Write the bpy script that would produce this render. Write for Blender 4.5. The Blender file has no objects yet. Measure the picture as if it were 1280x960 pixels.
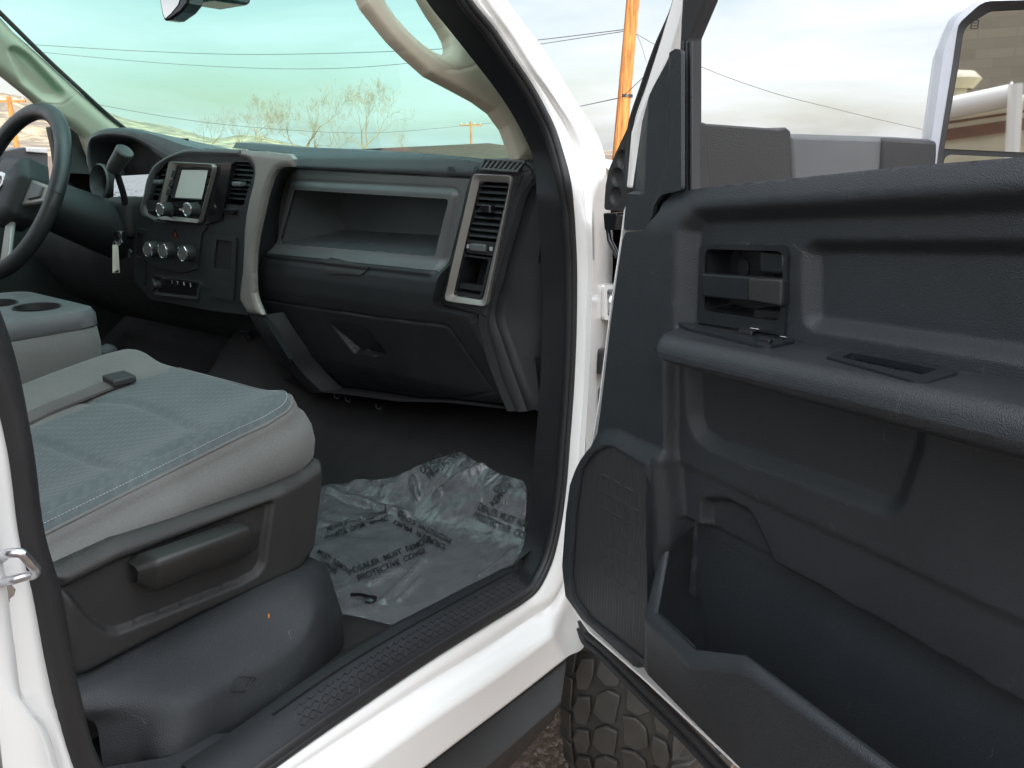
import bpy, math, random
import numpy as np
from mathutils import Vector, Matrix
random.seed(7); rng=np.random.RandomState(7)
SC=bpy.context.scene; COL=SC.collection
A=lambda *v: np.array(v,float)
# ------------------------------------------------------------------ camera and drawing frames
F=1000.; YAW=math.radians(36); PIT=math.radians(16.2); CAM=A(1.62,0,1.50)
FW=A(-math.sin(YAW)*math.cos(PIT),math.cos(YAW)*math.cos(PIT),-math.sin(PIT))
RT=A(math.cos(YAW),math.sin(YAW),0); UP=np.cross(RT,FW)
def ray(x,y): return FW+RT*(x-640)/F+UP*(480-y)/F
class Fr:
    """a real plane of the truck: origin, two axes and a normal; uv() measures the photograph on it"""
    def __init__(s,O,U,V,N): s.O,s.U,s.V,s.N=[np.array(a,float) for a in (O,U,V,N)]
    def p3(s,x,y,h=0):
        d=ray(x,y); t=((s.O+s.N*h-CAM)@s.N)/(d@s.N); return CAM+d*t
    def uv(s,x,y,h=0):
        p=s.p3(x,y,h)-s.O; return (float(p@s.U),float(p@s.V))
    def poly(s,pts,h=0): return [s.uv(x,y,h) for x,y in pts]
    def at(s,u,v,h=0): return s.O+s.U*u+s.V*v+s.N*h
_e=A(.925,-.381,0); _e/=np.linalg.norm(_e)
DOOR=Fr((1.02,.946,0),_e,(0,0,1),(_e[1],-_e[0],0))
DASH=Fr((0,1.12,0),(1,0,0),(0,0,1),(0,-1,0))
SIDE=Fr((.95,0,0),(0,1,0),(0,0,1),(1,0,0))
_v=A(-.34,0,.94); _v/=np.linalg.norm(_v)
PIL=Fr((.95,0,1.45),(0,1,0),_v,(_v[2],0,-_v[0]))
FLAT=Fr((0,0,0),(1,0,0),(0,1,0),(0,0,1))
def onX(x,y,X): return SIDE.p3(x,y,X-.95)
def onY(x,y,Y): return DASH.p3(x,y,1.12-Y)
def onZ(x,y,Z): return FLAT.p3(x,y,Z)
def sidep(x,y,h=0):
    p=SIDE.p3(x,y,h)
    return p if p[2]<1.45 else PIL.p3(x,y,h)
def onG(x,y,g,t0=.2,t1=4):
    d=ray(x,y)
    ts=np.linspace(t0,t1,800); prev=t0
    for t in ts:
        p=CAM+d*t
        if p[2]<g(p[0],p[1]):
            a,b=prev,t
            for _ in range(20):
                m=(a+b)/2; q=CAM+d*m
                if q[2]<g(q[0],q[1]): b=m
                else: a=m
            return CAM+d*b
        prev=t
    return CAM+d*t1
# ------------------------------------------------------------------ curves
def spline(pts,n=40,closed=False):
    P=np.array(pts,float); k=len(P)
    if closed: Q=np.vstack([P[-1:],P,P[:2]])
    else: Q=np.vstack([2*P[0]-P[1],P,2*P[-1]-P[-2]])
    segs=k if closed else k-1
    L=[np.linalg.norm(Q[i+2]-Q[i+1])+1e-9 for i in range(segs)]; cum=np.concatenate([[0],np.cumsum(L)])
    out=[]
    for s in np.linspace(0,cum[-1],n,endpoint=not closed):
        i=min(segs-1,max(0,np.searchsorted(cum,s,side='right')-1)); t=(s-cum[i])/L[i]
        p0,p1,p2,p3=Q[i],Q[i+1],Q[i+2],Q[i+3]
        # chord-limited tangents
        d1=L[i]; a=np.linalg.norm(p1-p0)+1e-9; c=np.linalg.norm(p3-p2)+1e-9
        m1=((p1-p0)/a*d1+(p2-p1)*a/d1)/(a+d1)*d1 if a+d1>0 else p2-p1
        m2=((p2-p1)/d1*c+(p3-p2)/c*d1)/(c+d1)*d1
        out.append((2*t**3-3*t**2+1)*p1+(t**3-2*t**2+t)*m1+(-2*t**3+3*t**2)*p2+(t**3-t**2)*m2)
    return np.array(out)
def resample(P,n):
    P=np.array(P,float); L=np.concatenate([[0],np.cumsum(np.linalg.norm(np.diff(P,axis=0),axis=1))])
    s=np.linspace(0,L[-1],n); return np.stack([np.interp(s,L,P[:,i]) for i in range(P.shape[1])],1)
def fillet(poly,r,n=5):
    """round the corners of a 2-D polygon"""
    P=[np.array(p,float) for p in poly]; out=[]; k=len(P)
    R=r if hasattr(r,'__len__') else [r]*k
    for i in range(k):
        a,b,c=P[i-1],P[i],P[(i+1)%k]
        if R[i]<=0: out.append(b); continue
        u=a-b; w=c-b; lu=np.linalg.norm(u); lw=np.linalg.norm(w); u/=lu; w/=lw
        cosv=np.clip(u@w,-1,1); ang=math.acos(cosv)
        d=min(R[i]/max(1e-3,math.tan(ang/2)),lu*.48,lw*.48)
        s=b+u*d; e=b+w*d
        for j in range(n+1):
            t=j/n; out.append((1-t)**2*s+2*(1-t)*t*b+t*t*e)
    return [tuple(p) for p in out]
def sdf(poly,X,Y,near=False):
    P=np.array(poly,float); Q=np.roll(P,-1,0)
    best=np.full(X.shape,1e9); ins=np.zeros(X.shape,bool); cx=X.copy(); cy=Y.copy()
    for (ax,ay),(bx,by) in zip(P,Q):
        dx,dy=bx-ax,by-ay; L=dx*dx+dy*dy+1e-18
        t=np.clip(((X-ax)*dx+(Y-ay)*dy)/L,0,1); px,py=ax+t*dx,ay+t*dy
        d=np.hypot(X-px,Y-py); m=d<best
        best=np.where(m,d,best)
        if near: cx=np.where(m,px,cx); cy=np.where(m,py,cy)
        c=((ay>Y)!=(by>Y))&(X<(bx-ax)*(Y-ay)/((by-ay) if abs(by-ay)>1e-12 else 1e-12)+ax)
        ins^=c
    d=np.where(ins,-best,best)
    return (d,cx,cy) if near else d
def sm(d,w,o=0):
    """1 inside, 0 outside, blended over width w centred at offset o"""
    t=np.clip(.5-(d-o)/w,0,1); return t*t*(3-2*t)
def ln_(d,w,o=0):
    return .35*sm(d,w*1.25,o)+.65*np.clip(.5-(d-o)/w,0,1)
def linedist(pts,X,Y):
    best=np.full(X.shape,1e9)
    for (ax,ay),(bx,by) in zip(pts[:-1],pts[1:]):
        dx,dy=bx-ax,by-ay; L=dx*dx+dy*dy+1e-18
        t=np.clip(((X-ax)*dx+(Y-ay)*dy)/L,0,1)
        best=np.minimum(best,np.hypot(X-ax-t*dx,Y-ay-t*dy))
    return best
# ------------------------------------------------------------------ objects
def link(name,me,mats,parent,org=(0,0,0),bevel=None,subsurf=0,seg=2,label=None):
    o=bpy.data.objects.new(name,me); COL.objects.link(o)
    for m in (mats if isinstance(mats,(list,tuple)) else [mats]): me.materials.append(m)
    if parent is not None: o.parent=parent
    if bevel:
        b=o.modifiers.new('Bevel','BEVEL'); b.width=bevel; b.segments=seg; b.limit_method='ANGLE'; b.angle_limit=math.radians(28)
        b.harden_normals=False
    if subsurf:
        s=o.modifiers.new('Sub','SUBSURF'); s.levels=s.render_levels=subsurf
    if label: o['label']=label
    return o
class G:
    """collects faces in world coordinates, then links them as one mesh"""
    def __init__(s): s.v=[]; s.f=[]; s.m=[]
    def add(s,V,Fc,mi=0):
        b=len(s.v); s.v+= [tuple(p) for p in V]; s.f+=[tuple(b+i for i in f) for f in Fc]; s.m+=[mi]*len(Fc); return s
    def grid(s,P,cu=False,cv=False,mi=0,flip=False):
        P=np.array(P); n,m=P.shape[:2]; b=len(s.v); s.v+=[tuple(p) for p in P.reshape(-1,3)]
        for i in range(n if cu else n-1):
            for j in range(m if cv else m-1):
                a=(b+i*m+j,b+((i+1)%n)*m+j,b+((i+1)%n)*m+(j+1)%m,b+i*m+(j+1)%m)
                s.f.append(a[::-1] if flip else a); s.m.append(mi)
        return s
    def loft(s,curves,n=None,cv=False,mi=0,flip=False):
        cs=[np.array(c,float) for c in curves]
        if n: cs=[resample(c,n) for c in cs]
        return s.grid(np.stack(cs,0),cv=cv,mi=mi,flip=flip)
    def prism(s,pts,vec,mi=0):
        P=[A(*p) for p in pts]; k=len(P); v=A(*vec)
        s.add([*P,*[p+v for p in P]],[tuple(range(k))[::-1],tuple(range(k,2*k))]+[(i,(i+1)%k,k+(i+1)%k,k+i) for i in range(k)],mi); return s
    def fprism(s,fr,poly,h0,h1,mi=0):
        return s.prism([fr.at(u,v,h0) for u,v in poly],fr.N*(h1-h0),mi)
    def rim(s,fr,outer,inner,h0,h1,mi=0,n=80,hi=None):
        """a frame between two closed outlines with its inner and outer walls"""
        def rs(p):
            p=[*p,p[0]]; q=resample(p,n+1)[:-1]; return q
        O=rs(outer)
        I=np.array(inner,float); I=resample([*I,I[0]],n+1)[:-1]
        # align starts
        k=np.argmin(np.linalg.norm(I-O[0],axis=1)); I=np.roll(I,-k,0)
        if np.linalg.norm(np.roll(I,-5,0)[0]-O[5])>np.linalg.norm(np.roll(I,5,0)[0]-O[5]): I=np.roll(I[::-1],1,0)
        hi=h1 if hi is None else hi
        rows=[[fr.at(u,v,h0) for u,v in O],[fr.at(u,v,h1) for u,v in O],[fr.at(u,v,hi) for u,v in I],[fr.at(u,v,h0) for u,v in I]]
        return s.grid(rows,cv=True,mi=mi,flip=True)
    def box(s,c,size,ax=None,mi=0):
        c=A(*c); hx,hy,hz=[k/2 for k in size]; X,Y,Z=ax if ax is not None else (A(1,0,0),A(0,1,0),A(0,0,1))
        V=[c+X*hx*i+Y*hy*j+Z*hz*k for k in (-1,1) for i,j in ((-1,-1),(1,-1),(1,1),(-1,1))]
        return s.add(V,[(3,2,1,0),(4,5,6,7),(0,1,5,4),(1,2,6,5),(2,3,7,6),(3,0,4,7)],mi)
    def tube(s,pts,r,n=10,cap=True,mi=0,flat=None):
        P=np.array(pts,float); k=len(P); R=r if hasattr(r,'__len__') else [r]*k
        T=np.gradient(P,axis=0); T/=np.linalg.norm(T,axis=1)[:,None]+1e-12
        ref=A(0,0,1) if abs(T[0][2])<.9 else A(1,0,0)
        u=np.cross(T[0],ref); u/=np.linalg.norm(u); rows=[]
        for i in range(k):
            u=u-(u@T[i])*T[i]; u/=np.linalg.norm(u)+1e-12; w=np.cross(T[i],u)
            rows.append([P[i]+R[i]*(math.cos(a)*u+math.sin(a)*w*(flat or 1)) for a in np.linspace(0,2*math.pi,n,endpoint=False)])
        b=len(s.v); s.grid(rows,cv=True,mi=mi,flip=True)
        if cap:
            s.f.append(tuple(b+j for j in range(n))); s.m.append(mi)
            s.f.append(tuple(b+(k-1)*n+j for j in range(n))[::-1]); s.m.append(mi)
        return s
    def lathe(s,c,axis,prof,n=28,mi=0):
        c=A(*c); a=A(*axis); a/=np.linalg.norm(a); ref=A(0,0,1) if abs(a[2])<.9 else A(1,0,0)
        u=np.cross(a,ref); u/=np.linalg.norm(u); w=np.cross(a,u)
        rows=[[c+a*z+r*(math.cos(t)*u+math.sin(t)*w) for t in np.linspace(0,2*math.pi,n,endpoint=False)] for r,z in prof]
        return s.grid(rows,cv=True,mi=mi,flip=True)
    def build(s,name,mat,parent=None,org=None,bevel=None,subsurf=0,seg=2,smooth=True,ang=38,label=None,fixn=False):
        me=bpy.data.meshes.new(name)
        V=np.array(s.v,float)
        if org is not None: V=V-A(*org)
        elif parent is not None and 'org' in parent: V=V-A(*parent['org'])
        me.from_pydata([tuple(p) for p in V],[],s.f)
        me.validate(); 
        if len(me.polygons)==len(s.m): me.polygons.foreach_set('material_index',s.m)
        if fixn:
            import bmesh
            bm=bmesh.new(); bm.from_mesh(me); bmesh.ops.remove_doubles(bm,verts=bm.verts,dist=1e-5); bmesh.ops.recalc_face_normals(bm,faces=bm.faces); bm.to_mesh(me); bm.free()
        if smooth:
            me.shade_smooth()
            if not bevel and not subsurf: me.set_sharp_from_angle(angle=math.radians(ang))
            elif bevel: me.set_sharp_from_angle(angle=math.radians(80))
        o=link(name,me,mat,parent,bevel=bevel,subsurf=subsurf,seg=seg,label=label)
        if org is not None and parent is None: o.location=org
        if parent is not None and 'org' in parent: pass
        return o
def hf(name,fr,outline,holes,hfun,step,mat,parent,skirt=.02,ang=50,label=None,org=None,dens=None,hskirt=None,build=True,matfun=None,g=None):
    """a moulded panel: relief hfun(u,v) over frame fr, cut cleanly to outline and holes"""
    O=np.array(outline); u0,v0=O.min(0)-step; u1,v1=O.max(0)+step
    us=np.arange(u0,u1+step,step); vs=np.arange(v0,v1+step,step) if not hasattr(dens,'__len__') else np.array(dens)
    U,Vv=np.meshgrid(us,vs,indexing='ij')
    polys=[(outline,1)]+[(h,-1) for h in holes]
    D=np.full(U.shape,-1e9); CX=U.copy(); CY=Vv.copy()
    for p,sg in polys:
        d,cx,cy=sdf(p,U,Vv,True); d=d*sg; m=d>D
        D=np.where(m,d,D); CX=np.where(m,cx,CX); CY=np.where(m,cy,CY)
    inside=D<0
    n,m=U.shape
    fk=inside[:-1,:-1]|inside[1:,:-1]|inside[1:,1:]|inside[:-1,1:]
    # drop faces with only one vertex barely inside is fine: snapped
    out=~inside; 
    near=inside&(D>-step*.5)
    mv=out|near
    U2=np.where(mv,CX,U); V2=np.where(mv,CY,Vv)
    H=hfun(U2,V2)
    P=fr.O+U2[...,None]*fr.U+V2[...,None]*fr.V+H[...,None]*fr.N
    idx=-np.ones(U.shape,int); V=[]; Fc=[]
    used=np.zeros(U.shape,bool)
    used[:-1,:-1]|=fk; used[1:,:-1]|=fk; used[1:,1:]|=fk; used[:-1,1:]|=fk
    idx[used]=np.arange(used.sum()); V=list(P[used])
    I,J=np.nonzero(fk)
    right=np.cross(fr.U,fr.V)@fr.N>0
    edges={}
    for i,j in zip(I,J):
        f=(idx[i,j],idx[i+1,j],idx[i+1,j+1],idx[i,j+1])
        if not right: f=f[::-1]
        Fc.append(f)
        for a,b in zip(f,f[1:]+f[:1]):
            if (b,a) in edges: del edges[(b,a)]
            else: edges[(a,b)]=1
    if skirt:
        mp={}
        for a,b in edges:
            for k in (a,b):
                if k not in mp:
                    mp[k]=len(V); sk_=skirt
                    if hskirt is not None:
                        q_=V[k]-fr.O; dd_=min(abs(float(sdf(h_,np.array([float(q_@fr.U)]),np.array([float(q_@fr.V)]))[0])) for h_ in holes)
                        if dd_<step: sk_=hskirt
                    V.append(V[k]-fr.N*sk_)
            Fc.append((b,a,mp[a],mp[b]))
    gg=g or G(); gg.add(V,Fc)
    if not build: return gg
    return gg.build(name,mat,parent,ang=ang,label=label,org=org)
def thing(name,label,cat,loc=(0,0,0),group=None,kind=None):
    o=bpy.data.objects.new(name,None); COL.objects.link(o); o.location=loc; o.empty_display_size=.2
    o['label']=label; o['category']=cat; o['org']=[float(x) for x in loc]
    if group: o['group']=group
    if kind: o['kind']=kind
    return o
def tag(o,label=None,cat=None,group=None,kind=None):
    if label:o['label']=label
    if cat:o['category']=cat
    if group:o['group']=group
    if kind:o['kind']=kind
    return o
def textmesh(s,size):
    cu=bpy.data.curves.new('t','FONT'); cu.body=s; cu.offset=.016*size; cu.size=size; cu.align_x='CENTER'; cu.align_y='CENTER'
    o=bpy.data.objects.new('t',cu); COL.objects.link(o)
    dg=bpy.context.evaluated_depsgraph_get(); dg.update()
    me=bpy.data.meshes.new_from_object(o.evaluated_get(dg))
    V=[tuple(v.co) for v in me.vertices]; Fc=[tuple(p.vertices) for p in me.polygons]
    bpy.data.objects.remove(o); bpy.data.curves.remove(cu); bpy.data.meshes.remove(me)
    return np.array(V),Fc
def letters(g,s,size,c,ux,uy,wide=1,mi=0,mapf=None):
    V,Fc=textmesh(s,size); c=A(*c); ux=A(*ux); uy=A(*uy)
    P=[c+ux*v[0]*wide+uy*v[1] for v in V]
    if mapf: P=[mapf(p) for p in P]
    g.add(P,Fc,mi)
# ------------------------------------------------------------------ materials
def nm(name):
    m=bpy.data.materials.new(name); m.use_nodes=True; nt=m.node_tree; b=nt.nodes['Principled BSDF']; return m,nt,b
def N(nt,t,**k):
    n=nt.nodes.new(t)
    for a,v in k.items():
        if a in n.inputs: n.inputs[a].default_value=v
        else: setattr(n,a,v)
    return n
def mat(name,col,rough=.5,metal=0,grain=0,gs=900,spec=.5,var=.12,vs=6,coat=0,rv=.1,scratch=0,sub=None):
    m,nt,b=nm(name); L=nt.links
    tc=N(nt,'ShaderNodeTexCoord'); 
    b.inputs['Metallic'].default_value=metal; b.inputs['Specular IOR Level'].default_value=spec
    b.inputs['Coat Weight'].default_value=coat
    n1=N(nt,'ShaderNodeTexNoise',Scale=vs,Detail=5.0,Roughness=.6); L.new(tc.outputs['Object'],n1.inputs['Vector'])
    mr=N(nt,'ShaderNodeMapRange'); mr.inputs['From Min'].default_value=.3; mr.inputs['From Max'].default_value=.7
    mr.inputs['To Min'].default_value=1-var; mr.inputs['To Max'].default_value=1+var; L.new(n1.outputs['Fac'],mr.inputs['Value'])
    vm=N(nt,'ShaderNodeVectorMath',operation='SCALE'); vm.inputs[0].default_value=col; L.new(mr.outputs['Result'],vm.inputs['Scale'])
    last=vm.outputs['Vector']
    if scratch:
        vo=N(nt,'ShaderNodeTexVoronoi',Scale=scratch); vo.feature='DISTANCE_TO_EDGE'
        mp=N(nt,'ShaderNodeMapping'); mp.inputs['Scale'].default_value=(1,1,.35); mp.inputs['Rotation'].default_value=(.5,.7,.4)
        nz=N(nt,'ShaderNodeTexNoise',Scale=3.0,Detail=4.0); L.new(tc.outputs['Object'],nz.inputs['Vector'])
        mx=N(nt,'ShaderNodeVectorMath',operation='ADD'); L.new(tc.outputs['Object'],mx.inputs[0]); L.new(nz.outputs['Color'],mx.inputs[1])
        L.new(mx.outputs[0],mp.inputs['Vector']); L.new(mp.outputs[0],vo.inputs['Vector'])
        lt=N(nt,'ShaderNodeMath',operation='LESS_THAN'); lt.inputs[1].default_value=.0016; L.new(vo.outputs['Distance'],lt.inputs[0])
        n3=N(nt,'ShaderNodeTexNoise',Scale=26.0,Detail=2.0); L.new(tc.outputs['Object'],n3.inputs['Vector'])
        gt=N(nt,'ShaderNodeMath',operation='GREATER_THAN'); gt.inputs[1].default_value=.63; L.new(n3.outputs['Fac'],gt.inputs[0])
        mu=N(nt,'ShaderNodeMath',operation='MULTIPLY'); L.new(lt.outputs[0],mu.inputs[0]); L.new(gt.outputs[0],mu.inputs[1])
        m2=N(nt,'ShaderNodeMath',operation='MULTIPLY'); m2.inputs[1].default_value=.35; L.new(mu.outputs[0],m2.inputs[0])
        mc=N(nt,'ShaderNodeMix',data_type='RGBA'); L.new(m2.outputs[0],mc.inputs[0]); L.new(last,mc.inputs[6]); mc.inputs[7].default_value=(.25,.25,.24,1); last=mc.outputs[2]
        v5=N(nt,'ShaderNodeTexVoronoi',Scale=130.0); L.new(tc.outputs['Object'],v5.inputs['Vector']); l5=N(nt,'ShaderNodeMath',operation='LESS_THAN'); l5.inputs[1].default_value=.10; L.new(v5.outputs['Distance'],l5.inputs[0])
        n5=N(nt,'ShaderNodeTexNoise',Scale=9.0,Detail=5.0); L.new(tc.outputs['Object'],n5.inputs['Vector']); r5=N(nt,'ShaderNodeMapRange'); r5.inputs['From Min'].default_value=.5; r5.inputs['From Max'].default_value=.72; r5.inputs['To Max'].default_value=.28; L.new(n5.outputs['Fac'],r5.inputs['Value'])
        m5=N(nt,'ShaderNodeMath',operation='MULTIPLY'); L.new(l5.outputs[0],m5.inputs[0]); L.new(r5.outputs[0],m5.inputs[1]); c5=N(nt,'ShaderNodeMix',data_type='RGBA'); L.new(m5.outputs[0],c5.inputs[0]); L.new(last,c5.inputs[6]); c5.inputs[7].default_value=(.22,.22,.21,1); last=c5.outputs[2]
    L.new(last,b.inputs['Base Color'])
    mr2=N(nt,'ShaderNodeMapRange'); mr2.inputs['From Min'].default_value=.3; mr2.inputs['From Max'].default_value=.7
    mr2.inputs['To Min'].default_value=max(0.02,rough-rv); mr2.inputs['To Max'].default_value=min(1,rough+rv)
    n2=N(nt,'ShaderNodeTexNoise',Scale=vs*2.7,Detail=6.0); L.new(tc.outputs['Object'],n2.inputs['Vector']); L.new(n2.outputs['Fac'],mr2.inputs['Value']); L.new(mr2.outputs['Result'],b.inputs['Roughness'])
    if grain:
        g=N(nt,'ShaderNodeTexVoronoi',Scale=gs); L.new(tc.outputs['Object'],g.inputs['Vector'])
        bp=N(nt,'ShaderNodeBump'); bp.inputs['Strength'].default_value=grain; bp.inputs['Distance'].default_value=.0006
        L.new(g.outputs['Distance'],bp.inputs['Height']); L.new(bp.outputs['Normal'],b.inputs['Normal'])
    return m
M={}
M['door_pl']=mat('door_plastic',(.0225,.0255,.0285),.40,grain=.7,gs=900,spec=.34,scratch=9)
M['door_dk']=mat('door_plastic_smooth',(.014,.016,.018),.30,spec=.4)
M['dash_up']=mat('dash_soft_blue_grey',(.066,.078,.083),.46,grain=.4,gs=1500)
M['dash_lo']=mat('dash_black',(.019,.021,.023),.40,grain=.5,gs=1100,spec=.34,scratch=7)
M['dash_gr']=mat('dash_grey_bezel',(.085,.09,.092),.42,grain=.3,gs=1500)
M['silver']=mat('satin_silver_trim',(.29,.28,.26),.42,metal=.5,var=.05)
M['chrome']=mat('chrome',(.75,.76,.78),.15,metal=1,var=.03,rv=.05)
M['gloss']=mat('gloss_black',(.01,.01,.012),.12,rv=.04,coat=.3)
M['black']=mat('matte_black',(.017,.017,.018),.6)
M['void']=mat('deep_black',(.004,.004,.005),.7)
M['rubber']=mat('rubber_seal',(.014,.014,.015),.5,grain=.2,gs=500)
M['flock']=mat('flocked_seal',(.022,.022,.024),.85,grain=.6,gs=2500)
M['paint']=mat('white_paint',(.80,.79,.76),.22,coat=.6,var=.02,rv=.04,vs=3)
M['beige']=mat('beige_pillar_trim',(.52,.47,.37),.6,grain=.25,gs=1200,var=.05)
M['headl']=mat('headliner',(.42,.40,.34),.9,grain=.5,gs=1500)
M['carpet']=mat('black_carpet',(.024,.024,.025),.95,grain=1,gs=900,spec=.1)
M['cover']=mat('seat_side_plastic',(.026,.026,.0255),.40,grain=.6,gs=900,spec=.36)
M['riser']=mat('seat_riser_plastic',(.021,.023,.025),.38,grain=.8,gs=900,spec=.36,scratch=8)
M['sill']=mat('sill_black',(.013,.014,.016),.42,grain=.5,gs=1000,spec=.35,scratch=8)
M['screen']=mat('unlit_touch_screen',(.60,.64,.60),.25,rv=.03,var=.02)
M['white']=mat('white_marking',(.7,.7,.7),.5)
M['dim']=mat('grey_marking',(.33,.34,.35),.5)
M['red']=mat('red_marking',(.35,.03,.02),.5)
M['steelz']=mat('zinc_steel',(.6,.61,.64),.3,metal=1)
M['tag']=mat('paper_tag',(.55,.52,.42),.7)
M['film_ink']=mat('film_ink',(.006,.006,.007),.5)
M['orange']=mat('orange_crumb',(.6,.2,.04),.6)
def fabric(name,col,kind):
    m,nt,b=nm(name); L=nt.links; tc=N(nt,'ShaderNodeTexCoord'); b.inputs['Roughness'].default_value=.9; b.inputs['Specular IOR Level'].default_value=.2
    b.inputs['Sheen Weight'].default_value=.12; b.inputs['Sheen Roughness'].default_value=.5
    n=N(nt,'ShaderNodeTexNoise',Scale=9.0,Detail=6.0); L.new(tc.outputs['Object'],n.inputs['Vector'])
    n2=N(nt,'ShaderNodeTexNoise',Scale=420.0,Detail=3.0); L.new(tc.outputs['Object'],n2.inputs['Vector'])
    ad=N(nt,'ShaderNodeMath',operation='ADD'); L.new(n.outputs['Fac'],ad.inputs[0]); L.new(n2.outputs['Fac'],ad.inputs[1])
    mr=N(nt,'ShaderNodeMapRange'); mr.inputs['From Min'].default_value=.6; mr.inputs['From Max'].default_value=1.4; mr.inputs['To Min'].default_value=.80; mr.inputs['To Max'].default_value=1.2
    L.new(ad.outputs[0],mr.inputs['Value'])
    vm=N(nt,'ShaderNodeVectorMath',operation='SCALE'); vm.inputs[0].default_value=col; L.new(mr.outputs['Result'],vm.inputs['Scale'])
    bp=N(nt,'ShaderNodeBump'); bp.inputs['Strength'].default_value=.5; bp.inputs['Distance'].default_value=.0008
    h=n2.outputs['Fac']; last=vm.outputs['Vector']
    if kind=='knit':
        mp=N(nt,'ShaderNodeMapping'); mp.inputs['Rotation'].default_value=(0,0,.3); mp.inputs['Scale'].default_value=(1,.62,1); L.new(tc.outputs['Object'],mp.inputs['Vector'])
        w=N(nt,'ShaderNodeTexWave',Scale=52.0,Distortion=0.0); w.bands_direction='DIAGONAL'; L.new(mp.outputs[0],w.inputs['Vector'])
        mp2=N(nt,'ShaderNodeMapping'); mp2.inputs['Rotation'].default_value=(0,0,1.75); L.new(mp.outputs[0],mp2.inputs['Vector'])
        w2=N(nt,'ShaderNodeTexWave',Scale=52.0,Distortion=0.0); w2.bands_direction='DIAGONAL'; L.new(mp2.outputs[0],w2.inputs['Vector'])
        mm=N(nt,'ShaderNodeMath',operation='MULTIPLY'); L.new(w.outputs['Fac'],mm.inputs[0]); L.new(w2.outputs['Fac'],mm.inputs[1])
        a2=N(nt,'ShaderNodeMath',operation='ADD'); L.new(mm.outputs[0],a2.inputs[0]); L.new(n2.outputs['Fac'],a2.inputs[1]); h=a2.outputs[0]
        mr3=N(nt,'ShaderNodeMapRange'); mr3.inputs['To Min'].default_value=.90; mr3.inputs['To Max'].default_value=1.08; L.new(mm.outputs[0],mr3.inputs['Value'])
        v2=N(nt,'ShaderNodeVectorMath',operation='SCALE'); L.new(last,v2.inputs[0]); L.new(mr3.outputs[0],v2.inputs['Scale']); last=v2.outputs['Vector']
        bp.inputs['Strength'].default_value=.6; bp.inputs['Distance'].default_value=.0010
    L.new(h,bp.inputs['Height']); L.new(bp.outputs['Normal'],b.inputs['Normal']); L.new(last,b.inputs['Base Color'])
    return m
M['teal']=fabric('seat_cloth_blue_grey',(.074,.092,.094),'knit')
M['gray']=fabric('seat_cloth_grey',(.112,.113,.107),'plain')
M['webbing']=fabric('belt_webbing',(.07,.066,.062),'plain')
def glassy(name,tint,gl=.06,rough=.02):
    m,nt,b=nm(name); L=nt.links; nt.nodes.remove(b); o=nt.nodes['Material Output']
    t=N(nt,'ShaderNodeBsdfTransparent'); t.inputs['Color'].default_value=(*tint,1)
    g=N(nt,'ShaderNodeBsdfGlossy'); g.inputs['Roughness'].default_value=rough
    lw=N(nt,'ShaderNodeLayerWeight',Blend=.5); pw=N(nt,'ShaderNodeMath',operation='POWER'); pw.inputs[1].default_value=4.5; L.new(lw.outputs['Facing'],pw.inputs[0]); fz=N(nt,'ShaderNodeMath',operation='MULTIPLY_ADD'); fz.inputs[1].default_value=.35; fz.inputs[2].default_value=.025; L.new(pw.outputs[0],fz.inputs[0]); mx=N(nt,'ShaderNodeMixShader'); L.new(fz.outputs[0],mx.inputs[0]); L.new(t.outputs[0],mx.inputs[1]); L.new(g.outputs[0],mx.inputs[2]); L.new(mx.outputs[0],o.inputs['Surface'])
    return m
M['wind']=glassy('tinted_windshield',(.66,1.0,.90))
M['sideg']=glassy('side_glass',(.92,.96,.94))
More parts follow.
